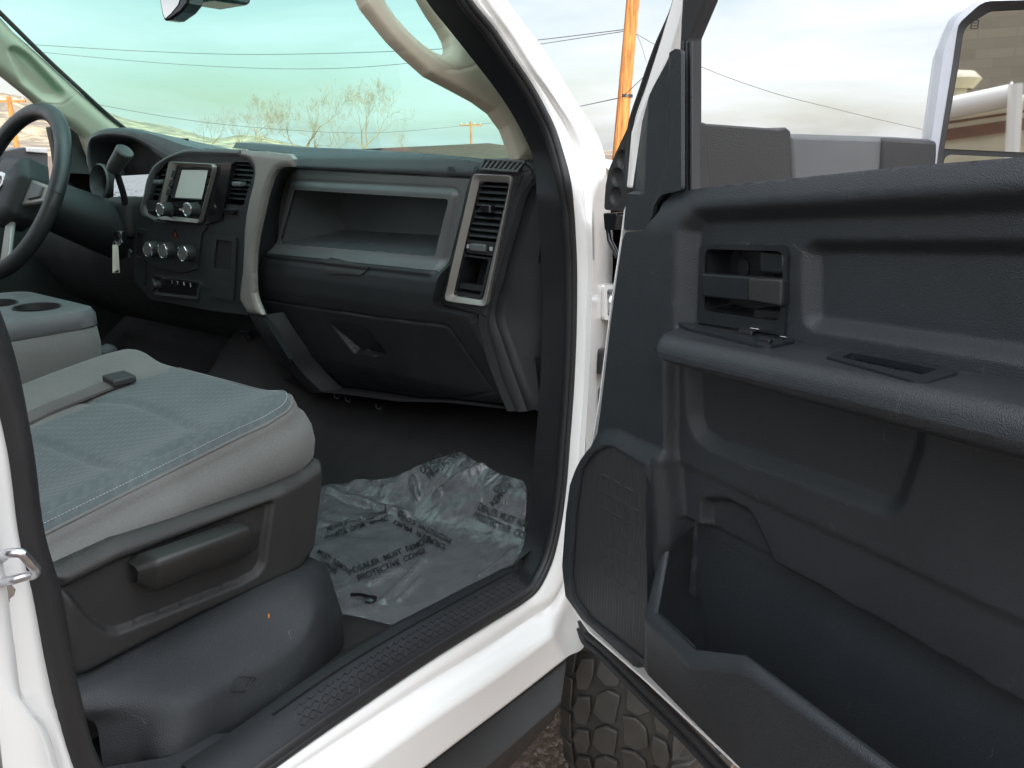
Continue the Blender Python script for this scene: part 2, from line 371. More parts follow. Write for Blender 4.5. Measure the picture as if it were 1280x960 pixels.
def film():
    m,nt,b=nm('clear_protective_film'); L=nt.links; tc=N(nt,'ShaderNodeTexCoord'); nt.nodes.remove(b); o=nt.nodes['Material Output']
    n=N(nt,'ShaderNodeTexNoise',Scale=14.0,Detail=7.0,Distortion=1.2); mp=N(nt,'ShaderNodeMapping'); mp.inputs['Scale'].default_value=(1.6,.6,1); mp.inputs['Rotation'].default_value=(0,0,.7)
    L.new(tc.outputs['Object'],mp.inputs['Vector']); L.new(mp.outputs[0],n.inputs['Vector'])
    bp=N(nt,'ShaderNodeBump'); bp.inputs['Strength'].default_value=.7; bp.inputs['Distance'].default_value=.014; L.new(n.outputs['Fac'],bp.inputs['Height'])
    t=N(nt,'ShaderNodeBsdfTransparent'); t.inputs['Color'].default_value=(.88,.89,.9,1)
    d=N(nt,'ShaderNodeBsdfDiffuse'); d.inputs['Color'].default_value=(.45,.47,.49,1); L.new(bp.outputs[0],d.inputs['Normal'])
    g=N(nt,'ShaderNodeBsdfGlossy'); g.inputs['Roughness'].default_value=.045; g.inputs['Color'].default_value=(1,1,1,1); L.new(bp.outputs[0],g.inputs['Normal'])
    n4=N(nt,'ShaderNodeTexNoise',Scale=28.0,Detail=9.0,Roughness=.7); L.new(tc.outputs['Object'],n4.inputs['Vector'])
    mr=N(nt,'ShaderNodeMapRange'); mr.inputs['From Min'].default_value=.3; mr.inputs['From Max'].default_value=.75; mr.inputs['To Min'].default_value=.11; mr.inputs['To Max'].default_value=.24; L.new(n4.outputs['Fac'],mr.inputs['Value'])
    m1=N(nt,'ShaderNodeMixShader'); L.new(mr.outputs[0],m1.inputs[0]); L.new(t.outputs[0],m1.inputs[1]); L.new(d.outputs[0],m1.inputs[2])
    lw=N(nt,'ShaderNodeLayerWeight',Blend=.5); L.new(bp.outputs[0],lw.inputs['Normal']); pw=N(nt,'ShaderNodeMath',operation='POWER'); pw.inputs[1].default_value=3.0; L.new(lw.outputs['Facing'],pw.inputs[0])
    fz=N(nt,'ShaderNodeMath',operation='MULTIPLY_ADD'); fz.inputs[1].default_value=.55; fz.inputs[2].default_value=.045; fz.use_clamp=True; L.new(pw.outputs[0],fz.inputs[0])
    m2=N(nt,'ShaderNodeMixShader'); L.new(fz.outputs[0],m2.inputs[0]); L.new(m1.outputs[0],m2.inputs[1]); L.new(g.outputs[0],m2.inputs[2]); L.new(m2.outputs[0],o.inputs['Surface'])
    return m
M['film']=film()
def mirrorm():
    m,nt,b=nm('mirror_glass'); b.inputs['Metallic'].default_value=1; b.inputs['Roughness'].default_value=.01; b.inputs['Base Color'].default_value=(.88,.87,.84,1)
    n=N(nt,'ShaderNodeTexNoise',Scale=3.0); r=N(nt,'ShaderNodeMapRange'); r.inputs['To Min'].default_value=.005; r.inputs['To Max'].default_value=.03; nt.links.new(n.outputs['Fac'],r.inputs['Value']); nt.links.new(r.outputs[0],b.inputs['Roughness']); return m
M['mirror']=mirrorm()
def grille():
    m,nt,b=nm('speaker_mesh'); L=nt.links; tc=N(nt,'ShaderNodeTexCoord'); b.inputs['Roughness'].default_value=.45
    br=N(nt,'ShaderNodeMapping'); br.inputs['Scale'].default_value=(1,1,1); L.new(tc.outputs['Object'],br.inputs['Vector'])
    v=N(nt,'ShaderNodeTexVoronoi',Scale=420.0,Randomness=0.0); L.new(br.outputs[0],v.inputs['Vector'])
    mr=N(nt,'ShaderNodeMapRange'); mr.inputs['From Min'].default_value=.25; mr.inputs['From Max'].default_value=.55; L.new(v.outputs['Distance'],mr.inputs['Value'])
    mx=N(nt,'ShaderNodeMix',data_type='RGBA'); mx.inputs[6].default_value=(.003,.003,.003,1); mx.inputs[7].default_value=(.028,.029,.031,1); L.new(mr.outputs[0],mx.inputs[0]); L.new(mx.outputs[2],b.inputs['Base Color'])
    bp=N(nt,'ShaderNodeBump'); bp.inputs['Strength'].default_value=.8; bp.inputs['Distance'].default_value=.001; L.new(mr.outputs[0],bp.inputs['Height']); L.new(bp.outputs['Normal'],b.inputs['Normal'])
    return m
M['grille']=grille()
TR=thing('pickup_truck','white pickup truck with its front passenger door wide open, dark interior and grey cloth seat','truck',(0,0,0))
# ------------------------------------------------------------------ white body shell round the door opening
c0a=[(571,-24),(584,0),(615,39),(637,72),(659,105),(676,136),(689,164),(698,193),(707,230)]
c0b=[(713,270),(716,330),(716,400),(713,480),(708,550),(702,620),(694,670),(684,705),(668,736)]
c0c=[(645,755),(600,782),(520,832),(450,879),(380,927),(300,985),(240,1030)]
c1a=[(586,-24),(600,0),(632,44),(658,84),(686,124),(705,155),(718,182),(726,212),(730,240)]
c1b=[(733,280),(735,330),(733,400),(730,480),(725,550),(720,620),(714,670),(706,720),(692,750)]
c1c=[(668,768),(610,806),(528,856),(452,905),(380,952),(300,1005),(240,1050)]
c2a=[(602,-24),(616,0),(650,53),(681,103),(712,150),(731,178),(745,205),(748,225),(742,250)]
c2b=[(740,285),(740,330),(738,400),(735,480),(731,550),(728,620),(724,680),(718,735),(705,775)]
c2c=[(690,795),(626,842),(538,900),(456,958),(385,1008),(300,1066),(240,1110)]
c3a=[(620,-24),(634,0),(678,59),(716,119),(753,184),(757,200),(758,215),(760,228),(762,250)]
c3b=[(766,290),(766,330),(762,400),(757,480),(752,540),(749,600),(747,650),(742,710),(736,790)]
c3c=[(706,824),(650,868),(575,925),(500,982),(420,1040),(330,1105),(260,1160)]
def cont(segs,hs,cnts=(60,60,60)):
    out=[]
    for i,(sg,h,n) in enumerate(zip(segs,hs,cnts)):
        nx=segs[i+1][:1] if i<2 else []
        pts=[sidep(x,y,h) for x,y in sg]+([sidep(nx[0][0],nx[0][1],hs[i+1])] if nx else [])
        q=spline(pts,n+1); out.append(q[:-1] if i<2 else q)
    return np.vstack(out)
K0=cont((c0a,c0b,c0c),(0,0,0)); K1=cont((c1a,c1b,c1c),(.012,.022,.010)); K2=cont((c2a,c2b,c2c),(.022,.030,.050)); K3=cont((c3a,c3b,c3c),(-.005,-.02,.052))
def lerp(a,b,t): return a*(1-t)+b*t
N0=A(1,0,0)
bd=G()
rows=[K0-N0*.006,K0]
for t in (.25,.5,.75): rows.append(lerp(K0,K1,t)+N0*.006*math.sin(math.pi*t))
rows.append(K1); rows.append(lerp(K1,K2,.12)-N0*.004)
for t in (.3,.5,.75): rows.append(lerp(K1,K2,t)+N0*.004*math.sin(math.pi*t))
rows.append(K2); rows.append(lerp(K2,K3,.12)+N0*.0)
rows+= [lerp(K2,K3,t) for t in (.4,.7,.93)]+[K3]
back=K3-N0*.10; n_=len(K3); w=np.zeros(n_); w[120:]=1; 
back=K3-N0*np.where(np.arange(n_)>118,.035,.16)[:,None]-A(0,0,1)*np.where(np.arange(n_)>118,.022,.0)[:,None]+A(0,1,0)*np.where(np.arange(n_)>118,0,.03)[:,None]
rows.append(lerp(K3,back,.12)); rows.append(back)
bd.grid(rows,flip=False)
body=bd.build('door_opening_panel',M['paint'],TR,ang=60)
# windscreen surround / front wing and cowl beyond the pillar
g=G(); 
wing=[sidep(x,y,-.03) for x,y in [(752,190),(764,215),(772,262),(785,262),(790,150)]]
fe=[A(.93,1.22,1.47),A(.93,2.15,1.40),A(.93,2.55,1.34)]
g.loft([[p+A(-.75,0,.03) for p in fe],[p+A(-.25,0,.045) for p in fe],[p+A(-.02,0,.02) for p in fe],[p+A(.03,0,-.02) for p in fe],[p+A(.07,0,-.12) for p in fe],[p+A(.08,0,-.30) for p in fe]])
g.build('bonnet_and_wing',M['paint'],TR,bevel=.004)
# hinge pillar recess, hinge, check strap
hg=G(); hf_=Fr(SIDE.O-N0*.0,SIDE.U,SIDE.V,SIDE.N)
q=SIDE.poly([(747,356),(772,354),(772,398),(748,399)],.0)
qi=SIDE.poly([(751,361),(772,359),(772,393),(752,394)],.0)
hg.rim(SIDE,fillet(q,.006),fillet(qi,.005),-.03,.012,n=60)
hg.build('hinge_recess',M['paint'],TR)
hg=G(); p=SIDE.p3(760,376,.0); hg.lathe(p,(1,0,0),[(0,.016),(.012,.016),(.016,.006),(.016,-.02)],n=6); 
hg.lathe(p+A(0,.0,0),(1,0,0),[(0,.022),(.008,.022),(.008,.01)],n=16); hg.box(p+A(.0,.03,0),(.02,.05,.05))
hg.build('hinge_bolt',M['steelz'],TR,bevel=.002)
q=SIDE.poly([(741,436),(751,434),(762,436),(764,466),(741,467)],.0)
hg=G(); hg.fprism(SIDE,fillet(q,.008),-.02,.03); hg.build('check_strap',M['gloss'],TR,bevel=.004)
q=SIDE.poly([(747,486),(753,484),(756,505),(749,507)],.0)
hg=G(); hg.fprism(SIDE,fillet(q,.008),-.02,.02); hg.build('wiring_boot',M['rubber'],TR,bevel=.004)
# black bulb seal and flocked inner band: from beige trim to white paint
ia=[(533,-24),(547,0),(578,40),(603,72),(632,110),(652,140),(667,168),(677,190),(681,205)]
ib=[(684,245),(688,300),(691,360),(690,420),(686,500),(680,570),(674,640),(668,680),(656,706)]
ic=[(640,715),(590,742),(495,795),(440,828),(380,868),(300,925),(240,965)]
I0=cont((ia,ib,ic),(-.045,-.045,-.03))
I1=cont((ia,ib,ic),(-.045,-.045,-.01)); 
g=G(); hw=A(0,0,0)
band=[I0-N0*.02,I0]
for t in (.2,.45,.60): band.append(lerp(I0,K0,t)+N0*.012*math.sin(math.pi*t)*np.where(np.arange(n_)>118,1.3,1)[:,None])
band.append(lerp(I0,K0,.64)-N0*.002); band.append(lerp(I0,K0,.98)-N0*.012)
g.grid(band); g.build('pillar_and_sill_trim',M['sill'],TR,ang=60)
g=G()
S=lerp(I0,K0,.78)+N0*.004; rr=np.linalg.norm(K0-I0,axis=1)
g.tube(S,.17*rr,n=12); S2=lerp(I0,K0,.955)+N0*.004; g.tube(S2,.085*rr+.001,n=10)
g.build('door_seal',M['rubber'],TR)
# tread marks on the sill plate
g=G()
def onsill(fr_,t):   # along the sill, across
    i=int(122+fr_*45); return lerp(I0,K0,t)[i]+N0*.012*1.3*math.sin(math.pi*t)
for k in range(62):
    f=k/61; i=int(120+f*46)
    for j,t in enumerate((.10,.2,.30,.40)):
        P=lerp(I0,K0,t)+N0*.0156*math.sin(math.pi*t); T=P[min(i+1,n_-1)]-P[i-1]; T/=np.linalg.norm(T); W=(K0-I0)[i]; W=W/np.linalg.norm(W)
        nn=np.cross(T,W); nn=nn if nn[2]>0 else -nn
        d=(T+W*(1 if (k+j)%2 else -1)*.8); d/=np.linalg.norm(d); c=P[i]+T*((f*46)%1)*0.012+nn*.001
        g.box(c,(.0062,.0012,.0006),ax=(d,np.cross(nn,d),nn))
g.build('sill_tread_pattern',M['sill'],body)
# B pillar: seal and white jamb at the left edge of the opening
bl=[(-60,300),(-40,420),(0,509),(12,560),(29,680),(44,738),(58,811),(73,878),(85,928),(97,962),(120,1010),(170,1060)]
br=[(-30,300),(-6,372),(6,403),(42,560),(57,680),(73,724),(85,782),(93,832),(102,878),(114,928),(130,962),(165,1000),(215,1040)]
def upw(P): return [P[0]+A(-.19,-.06,.62),P[0]+A(-.07,-.03,.32)]+list(P)
BL=spline(upw([SIDE.p3(x,y,0) for x,y in bl]),90); BR=spline(upw([SIDE.p3(x,y,-.03) for x,y in br]),90)
g=G(); g.loft([BR-N0*.06,BR,lerp(BR,BL,.3)+N0*.008,lerp(BR,BL,.55)+N0*.004],n=90); g.build('pillar_trim',M['rubber'],TR,ang=60)
g=G(); S=lerp(BR,BL,.78)+N0*.003; g.tube(S,.22*np.linalg.norm(BL-BR,axis=1),n=12); g.build('door_seal',M['rubber'],TR)
m1=[(-80,300),(-60,420),(-30,509),(-8,640),(8,735),(12,770),(17,805),(22,845),(30,872),(50,893),(64,925),(74,962),(90,1010),(130,1060)]
M1=spline(upw([SIDE.p3(x,y,.012) for x,y in m1]),90)
M2=M1+A(.018,-.006,0); 
m3=[(-140,300),(-110,420),(-90,509),(-60,600),(-30,735),(-15,805),(-5,880),(4,962),(20,1060)]
M3=spline(upw([SIDE.p3(x,y,.04) for x,y in m3]),90)
g=G(); g.loft([BL-N0*.03,BL,lerp(BL,M1,.5)+N0*.004,M1,M1+A(.004,-.0015,0),M2,lerp(M2,M3,.5)+N0*.003,M3,M3-N0*.05-A(0,.01,0)],n=90); g.build('rear_pillar_panel',M['paint'],TR,ang=60)
S=M3+A(0.0,-.012,0); g=G(); g.tube(S,.008,n=8); g.build('rear_door_seal',M['rubber'],TR)
g=G(); a_=K2[0]; rl=spline([a_+(a_-K2[6])*.9,a_+(a_-K2[6])*2.2,A(.76,.42,2.13),A(.75,.1,2.17),A(.75,-.5,2.18),A(.75,-1.3,2.15)],60); g.tube(rl,.045,n=14); g.build('roof_rail',M['paint'],TR)
# striker loop
g=G(); P=[SIDE.p3(x,y,h) for x,y,h in [(-14,702,.015),(-4,700,.02),(6,694,.045),(16,691,.06),(27,692,.065),(33,698,.065),(40,706,.065),(45,713,.06),(43,718,.055),(34,720,.05),(20,724,.045),(6,727,.035),(-10,731,.02)]]
g.tube(spline(P,70),.0036,n=12); g.lathe(SIDE.p3(5,738,.022),(1,0,0),[(0,.006),(.006,.006),(.006,0)],n=8); g.tube([SIDE.p3(3,722,.024),SIDE.p3(5,736,.022),SIDE.p3(7,752,.02)],.003,n=8)
g.build('door_striker',M['steelz'],TR,bevel=.001)
# running board below the rocker
def onb(x,y,h): return SIDE.p3(x,y,h)
g=G(); t=[(716,828),(700,846),(640,890),(560,950),(480,1010),(330,1120)]; 
T0=[SIDE.p3(x,y,.02) for x,y in [(709,826),(640,878),(545,950),(420,1045),(330,1110)]]
T1=[SIDE.p3(x,y,.055) for x,y in [(702,877),(642,930),(560,1000),(430,1110),(340,1190)]]
T2=[SIDE.p3(x,y,.045) for x,y in [(690,902),(640,958),(560,1030),(430,1150),(340,1230)]]
T3=[p-A(.2,0,.0) for p in T2]; T4=[p-A(.25,0,0) for p in T0]
g.loft([T4,T0,T1,lerp(np.array(T1),np.array(T2),.06),T2,T3],n=30)
e=[T4[0],T0[0],T1[0],T2[0],T3[0]]; g.add(e,[(0,1,2,3,4)]); g.build('running_board',M['cover'],TR,bevel=.003,fixn=True)
# ------------------------------------------------------------------ passenger door
D=DOOR
outl=[(716,742),(712,705),(717,640),(722,604),(733,574),(745,557),(751,510),(765,390),(778,300),(782,290),(804,288),(817,266),(818,254),(829,241),(881,233),(990,222),(1117,208),(1280,195),(1420,181),(1480,600),(1480,1260),(1130,1120),(1040,1035),(930,940),(870,886),(808,834),(736,770)]
outl=D.poly(outl); outl=fillet(outl,.006)
bez=D.poly([(878,306),(989,306),(984,419),(875,402)],-.022); bez=fillet(bez,[.008,.012,.003,.003])
grl=D.poly([(727,586),(741,567),(755,558),(766,558),(804,580),(808,604),(808,829),(737,773),(718,746),(714,717),(719,640)],.012); grl=fillet(grl,.006)
R1=fillet(D.poly([(845,440),(848,285),(862,266),(881,264),(1090,253),(1480,233),(1480,640)]),.012)
R2=fillet(D.poly([(1009,316),(1016,308),(1480,310),(1480,484),(1280,446),(1010,405)],-.022),.012)
R0=fillet(D.poly([(832,440),(833,560),(836,610),(838,640),(838,720),(838,900),(1480,1500),(1480,560)]),.006)
R3=fillet(D.poly([(861,430),(864,520),(871,544),(889,557),(1118,640),(1146,560),(1152,470)],-.016),.02)
CR=D.poly([(833,571),(900,603),(1040,668),(1160,724),(1280,781),(1480,877)],-.016)
PB=D.poly([(852,649),(940,695),(1017,736),(1160,818),(1280,890),(1480,1010),(1480,1400),(846,1000)],-.016)
NT=fillet(D.poly([(874,650),(876,626),(905,627),(932,642),(945,670),(960,706),(930,720),(880,690)],-.016),.012)
POD=fillet(D.poly([(700,780),(700,640),(716,590),(738,558),(757,547),(775,548),(806,562),(832,572),(834,684),(806,775),(812,900),(760,900)],0),.012)
def hdoor(U,V):
    H=np.zeros(U.shape)
    H-= .022*ln_(sdf(R1,U,V),.018,-.004)
    dR1=np.abs(sdf(R1,U,V)-.006); H-=.0015*np.exp(-(dR1/.0022)**2)*(V>1.33)
    H-= .013*ln_(sdf(R2,U,V),.013)
    below=V<1.30
    H=np.where(below,-.016*sm(sdf(R0,U,V),.010),H)
    H-=np.where(below,.012*ln_(sdf(R3,U,V),.016),0)
    d=linedist(CR,U,V)
    # below crease panel turns inwards
    cu=np.array(CR)[:,0]; cv=np.array(CR)[:,1]; zc=np.interp(U,cu,cv); low=np.clip((zc-V)/.004,0,1)*(U>cu[0])*(V<1.25)
    H-=.003*low+.06*np.clip(zc-V,0,.10)*low
    H-=.0015*np.exp(-(d/.002)**2)*(V<1.25)
    H-=.014*sm(sdf(PB,U,V),.006)*below
    H-=.012*sm(sdf(NT,U,V),.012)*below*(1-sm(sdf(PB,U,V),.006))
    # ribs in the pocket
    H+=.0006*np.sin(V*2*math.pi/.006)*sm(sdf(PB,U,V)+.02,.01)*below
    H+= .014*ln_(sdf(POD,U,V),.022,.0)*below
    # crowned belt roll
    top=np.interp(U,[p[0] for p in D.poly([(818,250),(881,233),(1117,208),(1420,181)])],[p[1] for p in D.poly([(818,250),(881,233),(1117,208),(1420,181)])])
    k=np.clip(1-(top-V)/.045,0,1); H-=.016*k*k*(V>1.35)
    return H
dens=None
panel=hf('passenger_door',D,outl,[bez,grl],hdoor,.003,M['door_pl'],TR,skirt=.02,ang=60,label='open front passenger door with black moulded trim')
DP=panel
# handle bezel, cup, lever, lock button
g=G(); op=fillet(D.poly([(882,311),(981,314),(975,402),(881,388)],-.018),[.008,.010,.008,.006])
g.rim(D,bez,op,-.045,-.017); g.build('handle_bezel',M['door_dk'],DP,ang=40)
g=G(); opd=[(u*.94+.06*np.mean([p[0] for p in op]),v*.92+.08*np.mean([p[1] for p in op])) for u,v in op]
rows=[[D.at(u,v,-.017) for u,v in op],[D.at(u,v,-.022) for u,v in op],[D.at(u,v,-.055) for u,v in opd]]
g.grid(rows,cv=True); g.add([D.at(u,v,-.055) for u,v in opd],[tuple(range(len(opd)))]); g.build('handle_cup',M['door_dk'],DP,ang=40)
g=G(); lv0=fillet(D.poly([(875,342),(932,346),(978,349),(977,385),(932,377),(875,371)],-.010),[.003,.0,.004,.004,.0,.003])
g.fprism(D,lv0,-.026,-.012); g.build('door_handle',M['door_dk'],DP,bevel=.003,seg=3)
g=G(); lv1=fillet(D.poly([(934,347.5),(976,350),(975,383),(934,376)],-.007),.003); g.fprism(D,lv1,-.014,-.008); g.build('handle_grip_pad',M['cover'],DP,bevel=.002,seg=3)
g=G(); lk=fillet(D.poly([(946,313),(978,316),(979,344),(946,342)],-.02),.005); g.fprism(D,lk,-.05,-.022); g.build('lock_button',M['door_dk'],DP,bevel=.005,seg=3)
g=G(); lk=fillet(D.poly([(936,386),(976,388),(973,402),(936,399)],-.02),.004); g.fprism(D,lk,-.05,-.026); g.build('handle_pivot_cover',M['door_dk'],DP,bevel=.004)
g=G(); c=D.uv(929,335,-.053); g.fprism(D,[(c[0]+.008*math.cos(a),c[1]+.011*math.sin(a)) for a in np.linspace(0,2*math.pi,24,endpoint=False)],-.056,-.0525); g.build('screw_cap',M['door_pl'],DP,bevel=.0008)
# armrest with switch plate and pull cup
us=np.linspace(D.uv(817,415,.05)[0],D.uv(1462,560,.0)[0],300)
tb=D.poly([(817,402),(847,404),(984,422),(1280,477),(1480,517)],-.018); bb=D.poly([(817,447),(836,456),(1017,508),(1280,581),(1480,632)],.060)
zt=np.interp(us,[p[0] for p in tb],[p[1] for p in tb]); zb=np.interp(us,[p[0] for p in bb],[p[1] for p in bb])
sw=fillet(D.poly([(848,403),(878,402),(990,424),(992,430),(966,436),(858,413)],.015),.006)
swz=zt[0]+.001
_s=float((zt[-60]-zt[5])/(us[-60]-us[5])); _tu=D.U+A(0,0,_s); _tu/=np.linalg.norm(_tu); _tn=np.cross(D.N,_tu); _tn*=np.sign(_tn[2])
TOPF=Fr(D.O+A(0,0,float(zt[5])-_s*float(us[5])+.0005),_tu,D.N,_tn)
zt=zt[5]+_s*(us-us[5])
def topuv(x,y): return TOPF.uv(x,y,0)
sw=fillet([topuv(*p) for p in [(846,404),(872,402),(982,421),(994,429),(962,436),(944,434),(858,413)]],.004)
pc=fillet([topuv(*p) for p in [(1032,448),(1050,441),(1185,462),(1198,468),(1160,479),(1140,478)]],.006)
pci=fillet([topuv(*p) for p in [(1052,449),(1064,443),(1172,464),(1150,472)]],.005)
prof=[(-.03,0),(-.018,0)]+[(h,0) for h in np.linspace(-.014,.050,28)]+[(.057,-.0015),(.063,-.006),(.067,-.013),(.068,-.022)]
rows=[]
for i,u in enumerate(us):
    e=us[i]-us[0]; rd=.03; sc=math.sqrt(max(0,1-(1-min(1,e/rd))**2)) if e<rd else 1
    row=[]; zt_=zt[i]; zb_=zb[i]
    for h,dz in prof:
        row.append((u,h*sc if h>0 else h,zt_+dz))
    hh=zb_-zt_
    for h,k in ((.068,.55),(.066,.75),(.059,.92),(.048,1.0),(.025,1.10),(-.005,1.2),(-.03,1.22)): row.append((u,h*sc if h>0 else h,zt_+hh*k))
    rows.append(row)
R=np.array(rows)
TT=sdf(pci,R[...,0],R[...,1]); top=np.zeros(R.shape[:2],bool); top[:,:31]=True
R[...,2]-=np.where(top,.026*sm(TT,.005),0)
P=D.O+R[...,0:1]*D.U+R[...,1:2]*D.N+R[...,2:3]*A(0,0,1)-A(0,0,D.O[2])
g=G(); g.grid(P); g.build('armrest',M['door_pl'],DP,ang=50)
g=G(); g.rim(TOPF,pc,pci,-.004,.0018,n=90); g.build('pull_cup_rim',M['door_dk'],DP)
g=G(); swi=fillet([topuv(*p) for p in [(872,407),(884,405),(928,413),(912,417)]],.002); g.rim(TOPF,sw,swi,-.003,.0028,hi=.0022,n=90)
g.build('switch_plate',M['door_dk'],DP)
g=G(); g.add([TOPF.at(u,v,.0012) for u,v in swi],[tuple(range(len(swi)))]); g.build('switch_plate_well',M['void'],DP)
for nm_,pp in (('window_switch',[(928,417),(946,420),(940,424),(922,421)]),('lock_switch',[(950,428),(966,431),(962,434),(946,431)])):
    g=G(); g.fprism(TOPF,fillet([topuv(*p) for p in pp],.002),.001,.007); g.build(nm_,M['gloss'],DP,bevel=.0012)
g=G()
for x,y in [(944,419),(962,428),(979,425)]:
    u,v=topuv(x,y); s=.0035 if x!=944 else .006
    g=G(); g.add([TOPF.at(u+a*s,v+b*s*.5,.0075 if x==944 else .0036) for a,b in ((-1,-1),(1,-1),(1,1),(-1,1))],[(0,1,2,3)]); g.build('switch_icon',M['white'],DP)
# speaker grille
def hgr(U,V):
    d=sdf(grl,U,V); H=.006+.004*sm(-d,.01)*-1+.004
    c=np.zeros(U.shape)
    q=D.uv(770,640,.01); hx=0
    for k in range(6):
        for j in range(-1,2):
            cx=q[0]+j*.026+(.013 if k%2 else 0); cy=q[1]+.03-k*.024
            x=np.abs(U-cx); y=np.abs(V-cy); hd=np.maximum(x*.866+y*.5,y); c=np.maximum(c,np.exp(-((hd-.0125)/.0009)**2))
    return H+.0012*c
g=hf('speaker_grille',D,grl,[],hgr,.0022,M['grille'],DP,skirt=.004)
g=G(); ge=[(u,v) for u,v in grl]; cu_=np.mean([p[0] for p in ge]); cv_=np.mean([p[1] for p in ge])
go=[(cu_+(u-cu_)*1.05,cv_+(v-cv_)*1.02) for u,v in ge]; g.rim(D,go,[(cu_+(u-cu_)*.985,cv_+(v-cv_)*.99) for u,v in ge],-.002,.0145,hi=.012,n=120); g.build('speaker_surround',M['door_pl'],DP)
# map pocket
colsP=[((803,836,.012),(822,700,.030),(838,684,.020)),((809,846,.040),(803,773,.062),(823,764,.052)),((868,907,.070),(860,832,.088),(870,808,.074)),((925,964,.074),(919,836,.088),(935,815,.074)),((948,984,.074),(938,843,.088),(961,834,.074)),((1110,1130,.074),(1102,960,.088),(1130,960,.074)),((1400,1380,.074),(1400,1172,.088),(1428,1172,.074))]
rowsP=[]
for a,b,c in colsP:
    pa,pb,pc_=[D.p3(*q) for q in (a,b,c)]
    dz_=.05 if len(rowsP)<2 else .08
    rowsP.append([pa-D.N*.05,pa,pb,pc_,pc_-D.N*.004-A(0,0,.02),pc_-D.N*.006-A(0,0,dz_),pc_-D.N*.09-A(0,0,dz_+.07)])
g=G(); g.grid(rowsP,flip=True); g.build('map_pocket',M['door_pl'],DP,bevel=.010,seg=5,fixn=False)
g=G(); e0=D.p3(867,657,-.03); e1=e0-A(0,0,.20)
g.grid([[e0,lerp(e0,e1,.33),lerp(e0,e1,.66),e1],[rowsP[0][3],lerp(rowsP[0][3],rowsP[1][3],.5),rowsP[1][3],rowsP[1][3]-A(0,0,.05)]]); g.add([rowsP[1][3],rowsP[2][3],rowsP[2][3]-A(0,0,.07),rowsP[1][3]-A(0,0,.05)],[(0,1,2,3)])
g.build('pocket_end_wall',M['door_pl'],DP)
g=G(); P0=D.p3(861,778,.0); 
letters(g,'A',.010,D.p3(857,783,.02),D.U,(0,0,1)); 
# door shell, white flange and black bottom seal
sh=[(735,790),(716,762),(709,720),(712,640),(720,590),(738,556),(748,500),(762,385),(775,300),(783,235),(800,290),(900,260),(1480,250),(1480,1280),(1130,1150),(1035,1062),(925,963),(806,852)]
sh=fillet(D.poly(sh,-.022),.01)
g=G(); g.fprism(D,sh,-.135,-.085)
shc=np.mean(np.array(sh),0); shi=[(shc[0]+(u-shc[0])*.985,shc[1]+(v-shc[1])*.985) for u,v in sh]
g.rim(D,sh,shi,-.09,-.022,n=160); g.build('door_shell',M['paint'],DP,bevel=.003)
g=G(); S=spline([D.p3(x,y,-.030) for x,y in [(728,775),(733,790),(750,805),(806,861),(858,912),(905,962),(1040,1085),(1200,1220)]],80); g.tube(S,.0085,n=12)
S=S+A(0,0,-.012)+D.N*.006; g.tube(S,.005,n=8); g.build('door_bottom_seal',M['rubber'],DP)
# window frame, glass run, sail panel
g=G(); g.fprism(D,D.poly([(862,-60),(896,-60),(882,0),(862,48),(862,250),(849,252),(849,60),(852,0)],-.03),-.050,-.030); g.build('window_frame',M['rubber'],DP,bevel=.003)
g=G()
for x,h,r in ((858.5,-.028,.0018),(864,-.030,.0022),(854,-.028,.0022)): g.tube([D.p3(x,y,h) for y in (52,120,180,245)],r,n=8)
g.build('glass_run',M['door_dk'],DP)
g=G(); g.fprism(D,D.poly([(856,-60),(866,-60),(858,0),(838,70),(808,130),(792,172),(787,235),(782,235),(788,165),(822,59),(849,-30)],-.045),-.075,-.045); g.build('window_frame_outer',M['paint'],DP,bevel=.003)
g=G(); g.tube(spline([D.p3(x,y,-.05) for x,y in [(852,-40),(845,0),(821,59),(803,110),(788,158),(784,200),(783,235)]],40),.004,n=8); g.build('frame_seal',M['rubber'],DP)
sl=fillet(D.poly([(838,66),(846,61),(853,63),(853,238),(829,243),(819,256),(817,265),(805,288),(778,288),(783,225),(787,190),(795,152),(815,108)],-.01),.004)
ln=D.poly([(835,70),(836,120),(836,170),(832,205),(824,235),(815,260)],-.01)
def hsl(U,V):
    zz=np.interp(V,[p[1] for p in ln[::-1]],[p[0] for p in ln[::-1]]); d=U-zz
    return -.012+.004*sm(-d,.012)*1.0-.0015*np.exp(-(d/.002)**2)-.02*np.clip((D.uv(800,150)[0]-U)/.05,0,1)*(V>1.45)
hf('sail_panel',D,sl,[],hsl,.003,M['door_pl'],DP,skirt=.006)
fp=fillet(D.poly([(791,146),(770,190),(761,212),(757,232),(755,262),(781,265),(787,200)],-.075),.006)
hl=[D.uv(x,y,-.075) for x,y in ((778,199),(771,221),(769,245))]
def hfp(U,V):
    H=np.full(U.shape,-.075)
    for a,b in hl: r=np.hypot(U-a,V-b); H+=np.where(r<.012,-.006*np.sqrt(np.clip(1-(r/.012)**2,0,1)),0)
    return H
hf('hinge_side_cover',D,fp,[],hfp,.0015,M['cover'],DP,skirt=.03)
g=G(); g.fprism(D,fillet(D.poly([(757,266),(775,266),(772,287),(759,288)],-.075),.004),-.11,-.07); g.tube([D.p3(758,268,-.08),D.p3(762,300,-.08),D.p3(772,320,-.08)],.004); g.build('hinge_plug',M['gloss'],DP,bevel=.003)
g=G(); g.fprism(D,D.poly([(803,150),(850,120),(858,140),(858,262),(803,300),(790,240)],-.03),-.048,-.030); g.build('sail_backing',M['rubber'],DP)
